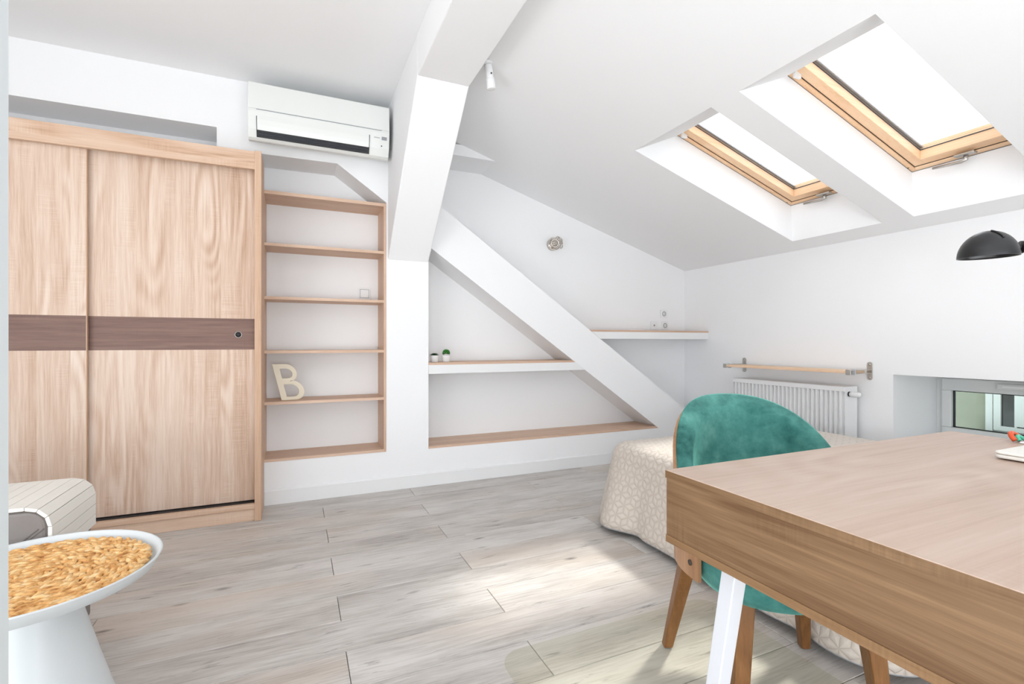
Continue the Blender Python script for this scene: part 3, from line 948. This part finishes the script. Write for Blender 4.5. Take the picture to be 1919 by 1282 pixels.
# potted succulents
def leafblade(b, c, az, el, ln, wd, th=0.003):
    d = Vector((math.cos(az) * math.cos(el), math.sin(az) * math.cos(el), math.sin(el)))
    s_ = Vector((-math.sin(az), math.cos(az), 0))
    n_ = d.cross(s_)
    c = Vector(c)
    pts = [c, c + d * ln * 0.5 + s_ * wd, c + d * ln, c + d * ln * 0.5 - s_ * wd, c + d * ln * 0.5 + n_ * th, c + d * ln * 0.5 - n_ * th]
    b.add(pts, [(0, 1, 4), (1, 2, 4), (2, 3, 4), (3, 0, 4), (1, 0, 5), (2, 1, 5), (3, 2, 5), (0, 3, 5)])
def succulent(x, y, label, round_):
    z = 0.8765
    r = empty('potted_succulent', (x, y, z)); tag(r, label, 'plant')
    prof = [(0, 0), (0.024, 0), (0.027, 0.003), (0.034, 0.046), (0.034, 0.05), (0.031, 0.05), (0.029, 0.042), (0, 0.042)]
    MB().lathe(prof, (x, y, z), 28).build('pot', M['pot'], r)
    MB().lathe([(0, 0.0435), (0.0285, 0.0435), (0.0285, 0.0425)], (x, y, z), 20).build('soil', M['soil'], r)
    if not round_:
        for i in range(26):
            b = MB(); t = i / 26.0
            leafblade(b, (x, y, z + 0.048), i * 2.4, 0.10 + 0.95 * t, 0.040 - 0.018 * t, 0.007)
            b.build('leaf', M['leafdark'], r)
    else:
        rnd = random.Random(3)
        for i in range(60):
            a = i * 2.4; t = (i + 0.5) / 60
            el = math.asin(1 - 1.35 * t)
            c = Vector((x, y, z + 0.066)) + Vector((math.cos(a) * math.cos(el), math.sin(a) * math.cos(el), math.sin(el))) * 0.016
            b = MB(); leafblade(b, c, a, el + rnd.uniform(-0.3, 0.3), 0.016, 0.007, 0.004)
            b.build('leaf', M['leaf'], r)
succulent(0.928, 3.49, 'white pot with a flat dark green rosette, next to the niche edge', False)
succulent(1.018, 3.49, 'white pot with a round bright green succulent', True)

# wall lamp of interlaced rings
wl = empty('ring_wall_lamp', (2.03, Y2, 1.87)); tag(wl, 'small nickel wall lamp of interlaced rings', 'wall lamp')
o = MB().lathe([(0, 0), (0.052, 0), (0.052, 0.02), (0.046, 0.028), (0, 0.028)], seg=32).build('back_plate', M['nickel'], None)
o.rotation_euler = (PI / 2, 0, 0); o.location = (2.03, Y2 - 0.0005, 1.87); attach(o, wl)
rnd = random.Random(11)
for i in range(9):
    ang = i * 2 * PI / 9
    c = Vector((2.03 + 0.034 * math.cos(ang), Y2 - 0.060 - 0.026 * (i % 3), 1.87 + 0.026 * math.sin(ang)))
    n_ = Vector((math.cos(ang) * 0.6 + rnd.uniform(-.3, .3), -1.0, math.sin(ang) * 0.6 + rnd.uniform(-.3, .3))).normalized()
    u = n_.orthogonal().normalized(); v_ = n_.cross(u)
    rr = 0.031
    MB().tube([c + (u * math.cos(2 * PI * j / 20) + v_ * math.sin(2 * PI * j / 20)) * rr for j in range(20)], 0.0042, 8, closed=True).build('ring', M['nickel'], wl)
o = MB().lathe([(0, 0), (0.014, 0), (0.014, 0.06), (0, 0.065)], seg=16).build('bulb_holder', M['steel'], None)
o.rotation_euler = (PI / 2, 0, 0); o.location = (2.03, Y2 - 0.02, 1.87); attach(o, wl)

# spotlight beside the beam
sx, sy = 0.946, 2.42
sz = zs(sx)
sp = empty('spotlight', (sx, sy, sz)); tag(sp, 'small white cylindrical spotlight beside the beam', 'spotlight')
MB().tube([(sx - 0.01, sy, sz + 0.002), (sx - 0.01, sy, sz - 0.012)], 0.026, 20).build('mount', M['white'], sp)
MB().tube([(sx - 0.01, sy, sz - 0.01), (sx - 0.01, sy, sz - 0.04)], 0.007, 10).build('stem', M['steel'], sp)
sb = MB().tube([(sx - 0.008, sy, sz - 0.015), (sx + 0.006, sy + 0.006, sz - 0.085)], 0.021, 24).build('barrel', M['white'], sp, bevel=0.002)
MB().tube([(sx + 0.006, sy + 0.006, sz - 0.080), (sx + 0.014, sy + 0.010, sz - 0.135)], 0.0235, 24).build('head', M['white'], sp, bevel=0.003)
MB().box(sx - 0.002, sx + 0.004, sy - 0.026, sy - 0.02, sz - 0.07, sz - 0.064).build('screw', M['black'], sp)
MB().box(sx - 0.075, sx - 0.055, sy + 0.015, sy + 0.03, zs(sx - 0.065) - 0.012, zs(sx - 0.065) + 0.006).build('terminal', M['grey'], sp)

# ------------------------------------------------------------------ wall shelf on brackets above the radiator
ws = empty('bracket_shelf', (XR, 2.5, 0.77)); tag(ws, 'narrow beech shelf on two steel brackets above the radiator', 'shelf')
MB().box(3.303, 3.50, 2.014, 2.984, 0.817, 0.835).build('board', M['beech'], ws, bevel=0.002)
for yc, s_ in ((2.998, 1), (1.999, -1)):
    br = empty('bracket', (XR, yc, 0.765)); attach(br, ws)
    MB().prism(rrect(yc - 0.018, yc + 0.018, 0.768, 0.890, 0.016, 6), 'X', XR - 0.006, XR - 0.0008).build('wall_plate', M['steel'], br, bevel=0.0015)
    MB().box(3.300, XR - 0.006, yc - 0.012, yc + 0.012, 0.8125, 0.8165).box(3.300, XR - 0.006, yc - 0.012, yc + 0.012, 0.8355, 0.8395).build('arm', M['steel'], br)
    MB().box(3.294, 3.300, yc - 0.017, yc + 0.017, 0.808, 0.843).build('end_clip', M['steel'], br, bevel=0.002)
    MB().box(3.345, 3.35, yc - 0.015, yc + 0.015, 0.806, 0.845).build('clamp', M['whitemetal'], br)
    for dz in (0.786, 0.872):
        MB().tube([(XR - 0.006, yc, dz), (XR - 0.0085, yc, dz)], 0.006, 12).build('screw', M['nickel'], br)

# ------------------------------------------------------------------ radiator
RX0, RX1, RY0, RY1, RZ0, RZ1 = 3.372, 3.505, 2.066, 2.985, 0.13, 0.722
ra = empty('radiator', (3.44, 2.5, 0.0)); tag(ra, 'white ribbed panel radiator under the bracket shelf', 'radiator')
MB().box(RX0 + 0.020, RX0 + 0.030, RY0 + 0.004, RY1 - 0.004, RZ0, RZ1 - 0.004).build('front_panel', M['white'], ra)
MB().box(RX1 - 0.03, RX1 - 0.01, RY0 + 0.004, RY1 - 0.004, RZ0, RZ1 - 0.004).build('rear_panel', M['white'], ra)
MB().box(RX0 + 0.004, RX1, RY0, RY0 + 0.004, RZ0, RZ1).build('side_cover', M['white'], ra, bevel=0.001)
MB().box(RX0 + 0.004, RX1, RY1 - 0.004, RY1, RZ0, RZ1).build('side_cover', M['white'], ra, bevel=0.001)
MB().box(RX0 + 0.006, RX1, RY0 + 0.004, RY1 - 0.004, RZ1 - 0.004, RZ1).build('top_grille', M['white'], ra)
MB().box(RX0, RX0 + 0.012, RY0 + 0.004, RY1 - 0.004, RZ1 - 0.034, RZ1 - 0.001).build('top_rail', M['white'], ra, bevel=0.003)
MB().box(RX0, RX0 + 0.012, RY0 + 0.004, RY1 - 0.004, RZ0, RZ0 + 0.03).build('bottom_rail', M['white'], ra, bevel=0.003)
nr = 27
pitch = (RY1 - RY0 - 0.03) / nr
rb = MB().prism([(0.020, -pitch * 0.27), (0.0, -pitch * 0.16), (0.0, pitch * 0.16), (0.020, pitch * 0.27)], 'Z', RZ0 + 0.03, RZ1 - 0.034)
rme = rb.mesh('rib'); rme.materials.append(M['white'])
for i in range(nr):
    o = link('rib', rme); o.location = (RX0, RY0 + 0.015 + pitch * (i + 0.5), 0); attach(o, ra)
vx, vy, vz = 3.415, RY0, 0.672
vl = empty('thermostat_valve', (vx, vy, vz)); attach(vl, ra)
MB().tube([(vx, vy, vz), (vx, vy - 0.012, vz)], 0.017, 18).build('collar', M['black'], vl)
MB().tube([(vx, vy - 0.010, vz), (vx, vy - 0.03, vz), (vx, vy - 0.065, vz), (vx, vy - 0.075, vz)], [0.017, 0.019, 0.017, 0.011], 20).build('head', M['white'], vl)
MB().tube([(3.44, RY1 - 0.08, 0.0005), (3.44, RY1 - 0.08, RZ0 + 0.01)], 0.009, 10).build('pipe', M['white'], ra)
MB().tube([(3.44, RY1 - 0.14, 0.0005), (3.44, RY1 - 0.14, RZ0 + 0.01)], 0.009, 10).build('pipe', M['white'], ra)

# ------------------------------------------------------------------ bed with quilted spread
bd = empty('bed', (2.3, 1.6, 0)); tag(bd, 'low bed under a beige quilted spread behind the green chair', 'bed')
BXa, BXb, BYa, BYb, BZ = 1.72, 3.02, 0.955, 2.25, 0.452
MB().box(1.68, 3.05, 1.0, 2.23, 0.035, 0.24).build('base', M['grey'], bd, bevel=0.01)
MB().box(1.69, 3.045, 0.985, 2.23, 0.242, 0.425).build('mattress', M['slatwhite'], bd, bevel=0.045)
for lx, ly in ((1.60, 2.235), (3.0, 2.20), (1.72, 1.06), (3.0, 1.06)):
    MB().box(lx - 0.025, lx + 0.025, ly - 0.025, ly + 0.025, 0.001, 0.05).build('leg', M['whitemetal'], bd, bevel=0.002)
def spread_mesh():
    per = []      # (base point, direction, perimeter length)
    L = 0.0
    segs = [((BXa, BYb), (BXa, BYa), (-1, 0), 46), ((BXa, BYa), (BXb, BYa), (0, -1), 34), ((BXb, BYa), (BXb, BYb), (1, 0), 34), ((BXb, BYb), (BXa, BYb), (0, 1), 34)]
    for (p, q, d, n) in segs:
        ln = math.hypot(q[0] - p[0], q[1] - p[1])
        for i in range(n):
            t = i / n
            per.append(((p[0] + (q[0] - p[0]) * t, p[1] + (q[1] - p[1]) * t), d, L + ln * t))
        L += ln
        a0 = math.atan2(d[1], d[0])
        for i in range(9):
            a = a0 + (PI / 2) * (i / 9)
            per.append((q, (math.cos(a), math.sin(a)), L + 0.25 * i / 9))
        L += 0.25
    n = len(per)
    R = 0.075
    arc = R * PI / 2
    drop = BZ - 0.048
    ds = [0, arc * .2, arc * .4, arc * .6, arc * .8, arc] + [arc + (drop - R + 0.02) * i / 14 for i in range(1, 15)]
    vs, uv = [], []
    for (b0, d, s_) in per:
        for dd in ds:
            if dd <= arc + 1e-9:
                a = dd / R
                out = R * math.sin(a); dn = R * (1 - math.cos(a))
            else:
                e = dd - arc
                k_ = e / (drop - R)
                fold = 0.5 + 0.5 * math.sin(s_ * 9.0 + 0.8) * math.sin(s_ * 3.7)
                out = R + e * (0.19 + 0.05 * (fold - 0.5)) + 0.012 * k_ * math.sin(s_ * 21.0) * fold
                if s_ < 0.45:                 # the pleat close to the far corner
                    out += 0.05 * k_ * math.exp(-((s_ - 0.06) / 0.11) ** 2) - 0.016 * k_ * math.exp(-((s_ - 0.25) / 0.045) ** 2)
                dn = R + e * 0.985
            vs.append((b0[0] + d[0] * out, b0[1] + d[1] * out, BZ - dn))
            uv.append((s_, -dd))
    m = len(ds)
    fs, fuv = [], []
    for i in range(n):
        j = (i + 1) % n
        sj = uv[j * m][0] if j else uv[i * m][0] + 0.03
        for k_ in range(m - 1):
            fs.append((i * m + k_, i * m + k_ + 1, j * m + k_ + 1, j * m + k_))
            fuv.append([uv[i * m + k_], uv[i * m + k_ + 1], (sj, uv[j * m + k_ + 1][1]), (sj, uv[j * m + k_][1])])
    fs.append(tuple(i * m for i in range(n)))
    fuv.append([(vs[i * m][0] + 7, vs[i * m][1] + 3) for i in range(n)])
    me_ = bpy.data.meshes.new('spread')
    me_.from_pydata(vs, [], fs)
    ul = me_.uv_layers.new(name='UVMap')
    k_ = 0
    for f in fuv:
        for c in f:
            ul.data[k_].uv = c; k_ += 1
    me_.polygons.foreach_set('use_smooth', [True] * len(fs))
    me_.materials.append(M['quilt'])
    me_.update()
    hem = [vs[i * m + m - 1] for i in range(n)]
    return me_, hem
sme, hem = spread_mesh()
spo = link('quilted_spread', sme, bd)
md = spo.modifiers.new('thickness', 'SOLIDIFY'); md.thickness = 0.008; md.offset = 1
MB().tube([(x, y, z - 0.002) for x, y, z in hem], 0.005, 6, closed=True).build('hem_piping', M['grey'], spo)

# ------------------------------------------------------------------ desk
zd = 0.75
dk = empty('desk', (1.27, 0.45, 0)); tag(dk, 'oak desk with a deep box top and slanted white legs', 'desk')
DX0, DX1, DY0, DY1, DZ0 = 0.717, 1.826, 0.12, 0.808, 0.598
MB().box(DX0, DX1, DY0, DY1, zd - 0.017, zd).build('top_board', M['desktop'], dk, bevel=0.0012)
MB().box(DX0, DX1, DY0, DY1, DZ0, DZ0 + 0.015).build('bottom_board', M['deskedge'], dk, bevel=0.001)
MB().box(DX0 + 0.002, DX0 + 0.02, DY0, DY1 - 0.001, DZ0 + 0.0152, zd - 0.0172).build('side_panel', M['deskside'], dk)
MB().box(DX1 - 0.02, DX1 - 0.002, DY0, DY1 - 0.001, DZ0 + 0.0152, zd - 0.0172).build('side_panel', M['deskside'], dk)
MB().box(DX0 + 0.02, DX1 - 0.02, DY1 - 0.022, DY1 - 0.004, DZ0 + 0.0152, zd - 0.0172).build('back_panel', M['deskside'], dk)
MB().box((DX0 + DX1) / 2 - 0.009, (DX0 + DX1) / 2 + 0.009, DY0 + 0.02, DY1 - 0.022, DZ0 + 0.0152, zd - 0.0172).build('divider', M['deskside'], dk)
for lx, sx_ in ((0.771, -1), (1.770, 1)):
    for ly, sy_ in ((0.675, 1), (0.22, -1)):
        b = MB().bar((lx, ly, DZ0 - 0.0005), (lx + sx_ * 0.03, ly + sy_ * 0.075, 0.003 if (lx < 1 and sy_ > 0) else 0.0006), 0.034, 0.030, 0.032, 0.028)
        b.build('leg', M['whitemetal'], dk, bevel=0.002)

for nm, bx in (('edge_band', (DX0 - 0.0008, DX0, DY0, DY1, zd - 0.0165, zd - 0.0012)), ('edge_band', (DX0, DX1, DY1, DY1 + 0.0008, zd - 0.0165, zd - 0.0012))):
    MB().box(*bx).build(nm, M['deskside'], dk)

# laptop
lp = empty('laptop', (1.61, 0.42, zd)); tag(lp, 'closed white laptop at the right end of the desk', 'laptop')
MB().prism(rrect(1.484, 1.735, 0.292, 0.577, 0.016, 5), 'Z', zd + 0.003, zd + 0.0115).build('base', M['slatwhite'], lp, bevel=0.003)
MB().prism(rrect(1.484, 1.735, 0.292, 0.577, 0.016, 5), 'Z', zd + 0.0121, zd + 0.018).build('lid', M['slatwhite'], lp, bevel=0.003)
for fx, fy in ((1.51, 0.32), (1.51, 0.55), (1.71, 0.32), (1.71, 0.55)):
    MB().tube([(fx, fy, zd + 0.0003), (fx, fy, zd + 0.0035)], 0.006, 10).build('foot', M['black'], lp)
# orange and mint key ring strap lying behind it
st = empty('key_strap', (1.80, 0.66, zd)); tag(st, 'orange and mint strap lying behind the laptop', 'strap')
def arcpts(cx, cy, r, a0, a1, n=14, z=0.012, hh=0.02):
    return [(cx + r * math.cos(a0 + (a1 - a0) * i / n), cy + r * 0.6 * math.sin(a0 + (a1 - a0) * i / n), z + hh * math.sin(PI * i / n)) for i in range(n + 1)]
MB().tube(arcpts(1.795, 0.640, 0.028, 0.4, PI, z=zd + 0.0065, hh=0.016), 0.006, 8).build('orange_loop', M['orange'], st)
MB().tube(arcpts(1.800, 0.636, 0.017, 0.2, PI, z=zd + 0.0055, hh=0.009), 0.005, 8).build('mint_loop', M['mint'], st)
MB().box(1.765, 1.818, 0.618, 0.632, zd + 0.0005, zd + 0.005).build('clasp', M['white'], st, bevel=0.002)

# black desk lamp (base stands at the far right of the desk, outside the picture)
dl = empty('desk_lamp', (1.74, 0.20, zd)); tag(dl, 'black dome desk lamp reaching in over the desk', 'lamp')
lc = Vector((1.635, 0.6445, 1.241))
RL = 0.0605
n1, n2 = 14, 40
prof = [(RL * math.cos(a), RL * 1.12 * math.sin(a)) for a in [PI / 2 * i / n1 for i in range(n1 + 1)]]
prof2 = [(max(r - 0.002, 0), max(z - 0.002, 0)) for r, z in prof]
pr = prof + prof2[::-1][1:]
pr = [(max(r, 0.0), z) for r, z in prof] + [(r, z) for r, z in reversed(prof2)]
shade = MB().lathe(pr + [pr[0]], seg=48).build('shade', M['blacklamp'], None)
shade.location = lc; shade.rotation_euler = (math.radians(1), math.radians(-2), 0)
attach(shade, dl)
# vent slot rim on the shade
vd = Vector((-0.62, -0.05, 0.0)).normalized()
pts = []
for i in range(9):
    a = math.radians(38 + 34 * i / 8)
    rr = RL + 0.0002
    q = Vector((-0.30, -0.95, 0)).normalized()
    pts.append(lc + q * rr * math.cos(a) + Vector((0, 0, rr * 1.12 * math.sin(a))) + Vector((-0.012, 0.004, 0)))
vent = MB().tube(pts, 0.0022, 6).build('vent_slot', M['black'], shade)
# knuckle and arm
rd_ = Vector((0.75, -0.66, 0)).normalized()
k0 = lc + rd_ * (RL + 0.006) + Vector((0, 0, 0.022))
o = MB().lathe([(0, 0), (0.016, 0), (0.016, 0.004), (0, 0.004)], seg=24).build('swivel_disc', M['blacklamp'], None)
o.location = k0; o.rotation_euler = (rd_.to_track_quat('Z', 'Y')).to_euler(); attach(o, dl)
MB().tube([lc + rd_ * (RL * 0.85) + Vector((0, 0, 0.022)), k0 + rd_ * 0.03, k0 + rd_ * 0.10], 0.005, 10).build('swivel_arm', M['blacklamp'], dl)
e0 = k0 + rd_ * 0.095
pole = Vector((1.74, 0.20, 0))
MB().tube([e0, Vector((pole.x, pole.y, 1.275))], 0.006, 10).build('arm', M['blacklamp'], dl)
MB().tube([(pole.x, pole.y, zd + 0.018), (pole.x, pole.y, 1.285)], 0.007, 12).build('pole', M['blacklamp'], dl)
MB().lathe([(0, 0), (0.075, 0), (0.078, 0.004), (0.078, 0.012), (0.07, 0.018), (0, 0.02)], (pole.x, pole.y, zd + 0.0005), 40).build('base', M['blacklamp'], dl)

# ------------------------------------------------------------------ chair
CH_O = Vector((1.2506, 0.97646, 0.0032))
CH_A = math.atan2(-0.42, 0.907)
ch = empty('velvet_chair', CH_O, CH_A); tag(ch, 'green velvet chair with plywood back shell at the desk', 'chair')
def loc(o):
    attach_local(o, ch); return o
def ztop(t):
    return 0.845 - 0.315 * (abs(t) / math.radians(96)) ** 2.5
def shell(t, z, off):
    """point on the wrapped back: t around, z height, off outward"""
    rx, ry = 0.252 + off, 0.262 + off
    x = rx * math.sin(t)
    y = -0.005 + ry * math.cos(t)
    lean = 0.13 * (z - 0.45)
    return (x, y + lean * max(0.0, math.cos(t)), z)
def curved_slab(tm, zb, zt, o_in, o_out, nt=40, nz=12):
    b = MB()
    vin, vout = [], []
    for i in range(nt + 1):
        t = -tm + 2 * tm * i / nt
        for j in range(nz + 1):
            q = j / nz
            z = zb(t) + (zt(t) - zb(t)) * q
            vin.append(shell(t, z, o_in(i / nt, q))); vout.append(shell(t, z, o_out(i / nt, q)))
    N = (nt + 1) * (nz + 1)
    fs = []
    m = nz + 1
    for i in range(nt):
        for j in range(nz):
            a, b2, c, d = i * m + j, (i + 1) * m + j, (i + 1) * m + j + 1, i * m + j + 1
            fs.append((a, b2, c, d)); fs.append((a + N, d + N, c + N, b2 + N))
    for i in range(nt):
        fs.append((i * m, i * m + N, (i + 1) * m + N, (i + 1) * m))
        fs.append((i * m + nz, (i + 1) * m + nz, (i + 1) * m + nz + N, i * m + nz + N))
    for j in range(nz):
        fs.append((j, j + 1, j + 1 + N, j + N))
        a = nt * m
        fs.append((a + j, a + j + N, a + j + 1 + N, a + j + 1))
    b.add(vin + vout, fs, True)
    return b
TM = math.radians(96)
def zlow_ply(t):
    q = min(1.0, max(0.0, (abs(t) - math.radians(55)) / math.radians(20)))
    return 0.41 - 0.037 * q
def ztop_ply(t):
    q = min(1.0, max(0.0, (math.radians(104) - abs(t)) / math.radians(22)))
    return max(ztop(t), 0.47) - 0.022 * q
TP = math.radians(112)
ply = curved_slab(TP, zlow_ply, ztop_ply, lambda u, q: 0.002, lambda u, q: 0.012).build('back_shell', M['ply'])
loc(ply)
ply.data.polygons.foreach_set('use_smooth', [True] * len(ply.data.polygons))
md = ply.modifiers.new('edge', 'EDGE_SPLIT'); md.split_angle = math.radians(50)
def pad_in(u, q):
    e = min(u, 1 - u) / 0.06
    k1 = min(1.0, e) ** 0.5
    k2 = min(1.0, (1 - q) / 0.10) ** 0.5
    return 0.001 - 0.046 * k1 * k2 - 0.006 * math.sin(PI * q)
pad = curved_slab(TM * 0.985, lambda t: 0.40, lambda t: ztop(t) - 0.006 + 0.0, pad_in, lambda u, q: 0.0015, 44, 16).build('back_cushion', M['velvet'])
loc(pad)
md = pad.modifiers.new('subdivision', 'SUBSURF'); md.levels = 1; md.render_levels = 1
# seat cushion
def seat_mesh():
    b = MB()
    n = 56
    prof = [(0.0, 0.352), (0.80, 0.352), (0.93, 0.360), (0.985, 0.385), (1.0, 0.415), (0.985, 0.445), (0.93, 0.466), (0.80, 0.474), (0.4, 0.478), (0.0, 0.479)]
    vs = []
    for i in range(n):
        a = 2 * PI * i / n
        ca, sa = math.cos(a), math.sin(a)
        ex = 2 / 2.7
        x = 0.232 * math.copysign(abs(ca) ** ex, ca); y = 0.232 * math.copysign(abs(sa) ** ex, sa) - 0.02
        for r, z in prof:
            vs.append((x * r, (y + 0.02) * r - 0.02, z))
    m = len(prof)
    fs = []
    for i in range(n):
        j = (i + 1) % n
        for k_ in range(m - 1):
            fs.append((i * m + k_, j * m + k_, j * m + k_ + 1, i * m + k_ + 1))
    b.add(vs, fs, True)
    me_ = b.mesh('seat')
    bm = bmesh.new(); bm.from_mesh(me_); bmesh.ops.remove_doubles(bm, verts=bm.verts[:], dist=1e-5)
    bmesh.ops.recalc_face_normals(bm, faces=bm.faces[:]); bm.to_mesh(me_); bm.free()
    me_.polygons.foreach_set('use_smooth', [True] * len(me_.polygons))
    me_.materials.append(M['velvet'])
    return me_
seat = loc(link('seat', seat_mesh()))
# welt around the seat
wp = []
for i in range(56):
    a = 2 * PI * i / 56
    ca, sa = math.cos(a), math.sin(a); ex = 2 / 2.7
    wp.append((0.231 * math.copysign(abs(ca) ** ex, ca), 0.231 * math.copysign(abs(sa) ** ex, sa) - 0.02, 0.448))
wo = MB().tube(wp, 0.004, 6, closed=True).build('piping', M['velvet']); attach_local(wo, seat)
for s_ in (-1, 1):
    for y0, y1, x0, x1 in ((-0.165, -0.205, 0.155, 0.185), (0.150, 0.222, 0.170, 0.228)):
        o = MB().bar((s_ * x0, y0, 0.375), (s_ * x1, y1, 0.0), 0.050, 0.030, 0.050, 0.030).build('leg', M['chairwood'], bevel=0.004)
        loc(o)
    p0 = shell(s_ * math.radians(105), 0.414, 0.0115); p1 = shell(s_ * math.radians(105), 0.414, 0.0145)
    o = MB().tube([p0, p1], 0.008, 14).build('bolt_cap', M['darkgap']); attach_local(o, ply)
o = MB().box(-0.17, 0.17, -0.02, 0.02, 0.335, 0.3515).build('stretcher', M['chairwood']); loc(o)

# clear chair mat
mt = MB().prism(rrect(0.598, 1.495, 0.20, 1.462, 0.075, 8), 'Z', 0.0004, 0.0026).build('chair_mat', M['vinyl'])
tag(mt, 'clear greenish vinyl mat on the floor under the green chair', 'floor mat')

# ------------------------------------------------------------------ side table with woven placemat
TC = (-0.592, 1.561)
TZ = 0.46
tb = empty('tray_table', (TC[0], TC[1], 0)); tag(tb, 'round white tray-top side table with a flared pedestal', 'side table')
R_ = 0.262
prof = [(0, TZ - 0.034), (R_ * 0.5, TZ - 0.034), (R_ - 0.026, TZ - 0.033), (R_ - 0.016, TZ - 0.029), (R_ - 0.002, TZ - 0.002), (R_, TZ + 0.001), (R_ - 0.003, TZ + 0.003), (R_ - 0.007, TZ + 0.001), (R_ - 0.018, TZ - 0.019), (R_ - 0.024, TZ - 0.022), (0, TZ - 0.022)]
MB().lathe(prof, (TC[0], TC[1], 0), 96).build('tray_top', M['tablewhite'], tb)
prof = [(0.0, 0.001), (0.190, 0.001), (0.193, 0.005), (0.186, 0.02), (0.158, 0.11), (0.128, 0.22), (0.100, 0.33), (0.084, 0.40), (0.080, TZ - 0.0345), (0, TZ - 0.0345)]
MB().lathe(prof, (TC[0], TC[1], 0), 72).build('pedestal', M['tablewhite'], tb)
pm = empty('woven_placemat', (TC[0], TC[1], TZ - 0.0215)); tag(pm, 'round woven water hyacinth placemat on the white side table', 'placemat')
rnd = random.Random(5)
rad = 0.012
ri = 0
while rad < 0.222:
    b = MB()
    wdt = 0.0235
    ntuft = max(5, int(2 * PI * rad / 0.0255))
    for sidx, so in ((0, -0.25), (1, 0.25)):
        for i in range(ntuft):
            a = 2 * PI * (i + 0.5 * sidx) / ntuft + rnd.uniform(-0.1, 0.1) / max(rad * 20, 1)
            c = Vector((TC[0] + (rad + so * wdt) * math.cos(a), TC[1] + (rad + so * wdt) * math.sin(a), TZ - 0.0215 + 0.0092 + rnd.uniform(-0.0015, 0.0015)))
            tang = Vector((-math.sin(a), math.cos(a), 0)); rdl = Vector((math.cos(a), math.sin(a), 0))
            d = (tang * 1.0 + rdl * (0.55 if sidx else -0.55) + Vector((0, 0, rnd.uniform(-0.1, 0.15)))).normalized()
            u = d.cross(Vector((0, 0, 1))).normalized(); v_ = u.cross(d)
            ln = 0.0205 * rnd.uniform(0.9, 1.15); wd = 0.0074 * rnd.uniform(0.85, 1.15); th = 0.0075
            vs = []
            prof_t = ((-1, 0.05), (-0.6, 0.72), (0, 1.0), (0.6, 0.72), (1, 0.05))
            for tt, kk in prof_t:
                for q in range(6):
                    an = 2 * PI * q / 6
                    vs.append(c + d * ln * tt + u * wd * kk * math.cos(an) + v_ * th * kk * math.sin(an))
            fs = []
            for r2 in range(4):
                for q in range(6):
                    q2 = (q + 1) % 6
                    fs.append((r2 * 6 + q, r2 * 6 + q2, (r2 + 1) * 6 + q2, (r2 + 1) * 6 + q))
            b.add(vs, fs, True)
    b.build('braid_ring', M['wicker'], pm)
    rad += wdt * 0.985
    ri += 1

# ------------------------------------------------------------------ leather seat end with slatted tray
so = empty('leather_sofa', (-1.05, 2.1, 0)); tag(so, 'grey leather sofa arm under a white slatted tray', 'sofa')
SXR, SY0, SY1, SZT = -0.662, 1.838, 2.60, 0.535
def arm_poly(xl, xr, z0, zt, r, n=8):
    pts = [(xl, z0), (xr, z0)]
    for i in range(n + 1):
        a = PI / 2 * i / n
        pts.append((xr - r + r * math.cos(a), zt - r + r * math.sin(a)))
    pts.append((xl, zt))
    return pts
MB().prism(arm_poly(-1.16, SXR, 0.06, SZT, 0.05), 'Y', SY0, 2.17).build('arm', M['leather'], so, bevel=0.012, seg=3)
MB().box(-1.95, -1.165, SY0 + 0.03, 2.17, 0.10, 0.42).build('seat_cushion', M['leather'], so, bevel=0.03, seg=3)
for lx, ly in ((-1.10, 1.87), (-0.72, 1.87), (-1.88, 1.87), (-1.10, 2.12), (-0.72, 2.12), (-1.88, 2.12)):
    MB().box(lx - 0.02, lx + 0.02, ly - 0.02, ly + 0.02, 0.001, 0.10 if lx < -1.5 else 0.06).build('foot', M['black'], so)
for dx in (0.0, 0.012):
    MB().tube([(SXR - 0.17 + dx, SY0 - 0.0012, SZT - 0.18), (SXR - 0.02 + dx, SY0 - 0.0012, SZT - 0.055)], 0.0016, 6).build('seam', M['leather'], so)

ty = empty('slatted_tray', (-0.85, 2.0, SZT)); tag(ty, 'white slatted flexible tray draped over the grey leather sofa arm', 'tray')
TY0, TY1 = SY0 - 0.004, 2.172
th = 0.010
# slats follow the arm: flat top, rounded shoulder, hanging flank
def slat(pa, pb, na, nb):
    b = MB()
    a0 = (pa[0], pa[1]); b0 = (pb[0], pb[1])
    a1 = (pa[0] + na[0] * th, pa[1] + na[1] * th); b1 = (pb[0] + nb[0] * th, pb[1] + nb[1] * th)
    lo = [(a0[0], TY0, a0[1]), (b0[0], TY0, b0[1]), (b1[0], TY0, b1[1]), (a1[0], TY0, a1[1])]
    hi = [(x, TY1, z) for x, _, z in lo]
    b.add(lo + hi, [(0, 1, 2, 3), (7, 6, 5, 4), (0, 4, 5, 1), (1, 5, 6, 2), (2, 6, 7, 3), (3, 7, 4, 0)])
    b.build('slat', M['slatwhite'], ty, bevel=0.0012)
path = []
x = -1.165
r_ = 0.052
while x < SXR - 0.05 - 0.02:
    path.append(((x, SZT + 0.002), (0, 1))); x += 0.034
path.append(((SXR - 0.05, SZT + 0.002), (0, 1)))
for i in range(1, 4):
    a = PI / 2 * (1 - i / 3)
    path.append(((SXR - 0.05 + r_ * math.cos(a), SZT - 0.05 + r_ * math.sin(a)), (math.cos(a), math.sin(a))))
z = SZT - 0.05
while z > 0.40:
    z -= 0.036
    path.append(((SXR + 0.002, z), (1, 0)))
for i in range(len(path) - 1):
    (pa, na), (pb, nb) = path[i], path[i + 1]
    dx, dz = pb[0] - pa[0], pb[1] - pa[1]
    ln = math.hypot(dx, dz)
    g2 = 0.0006 / ln
    slat((pa[0] + dx * g2, pa[1] + dz * g2), (pb[0] - dx * g2, pb[1] - dz * g2), na, nb)
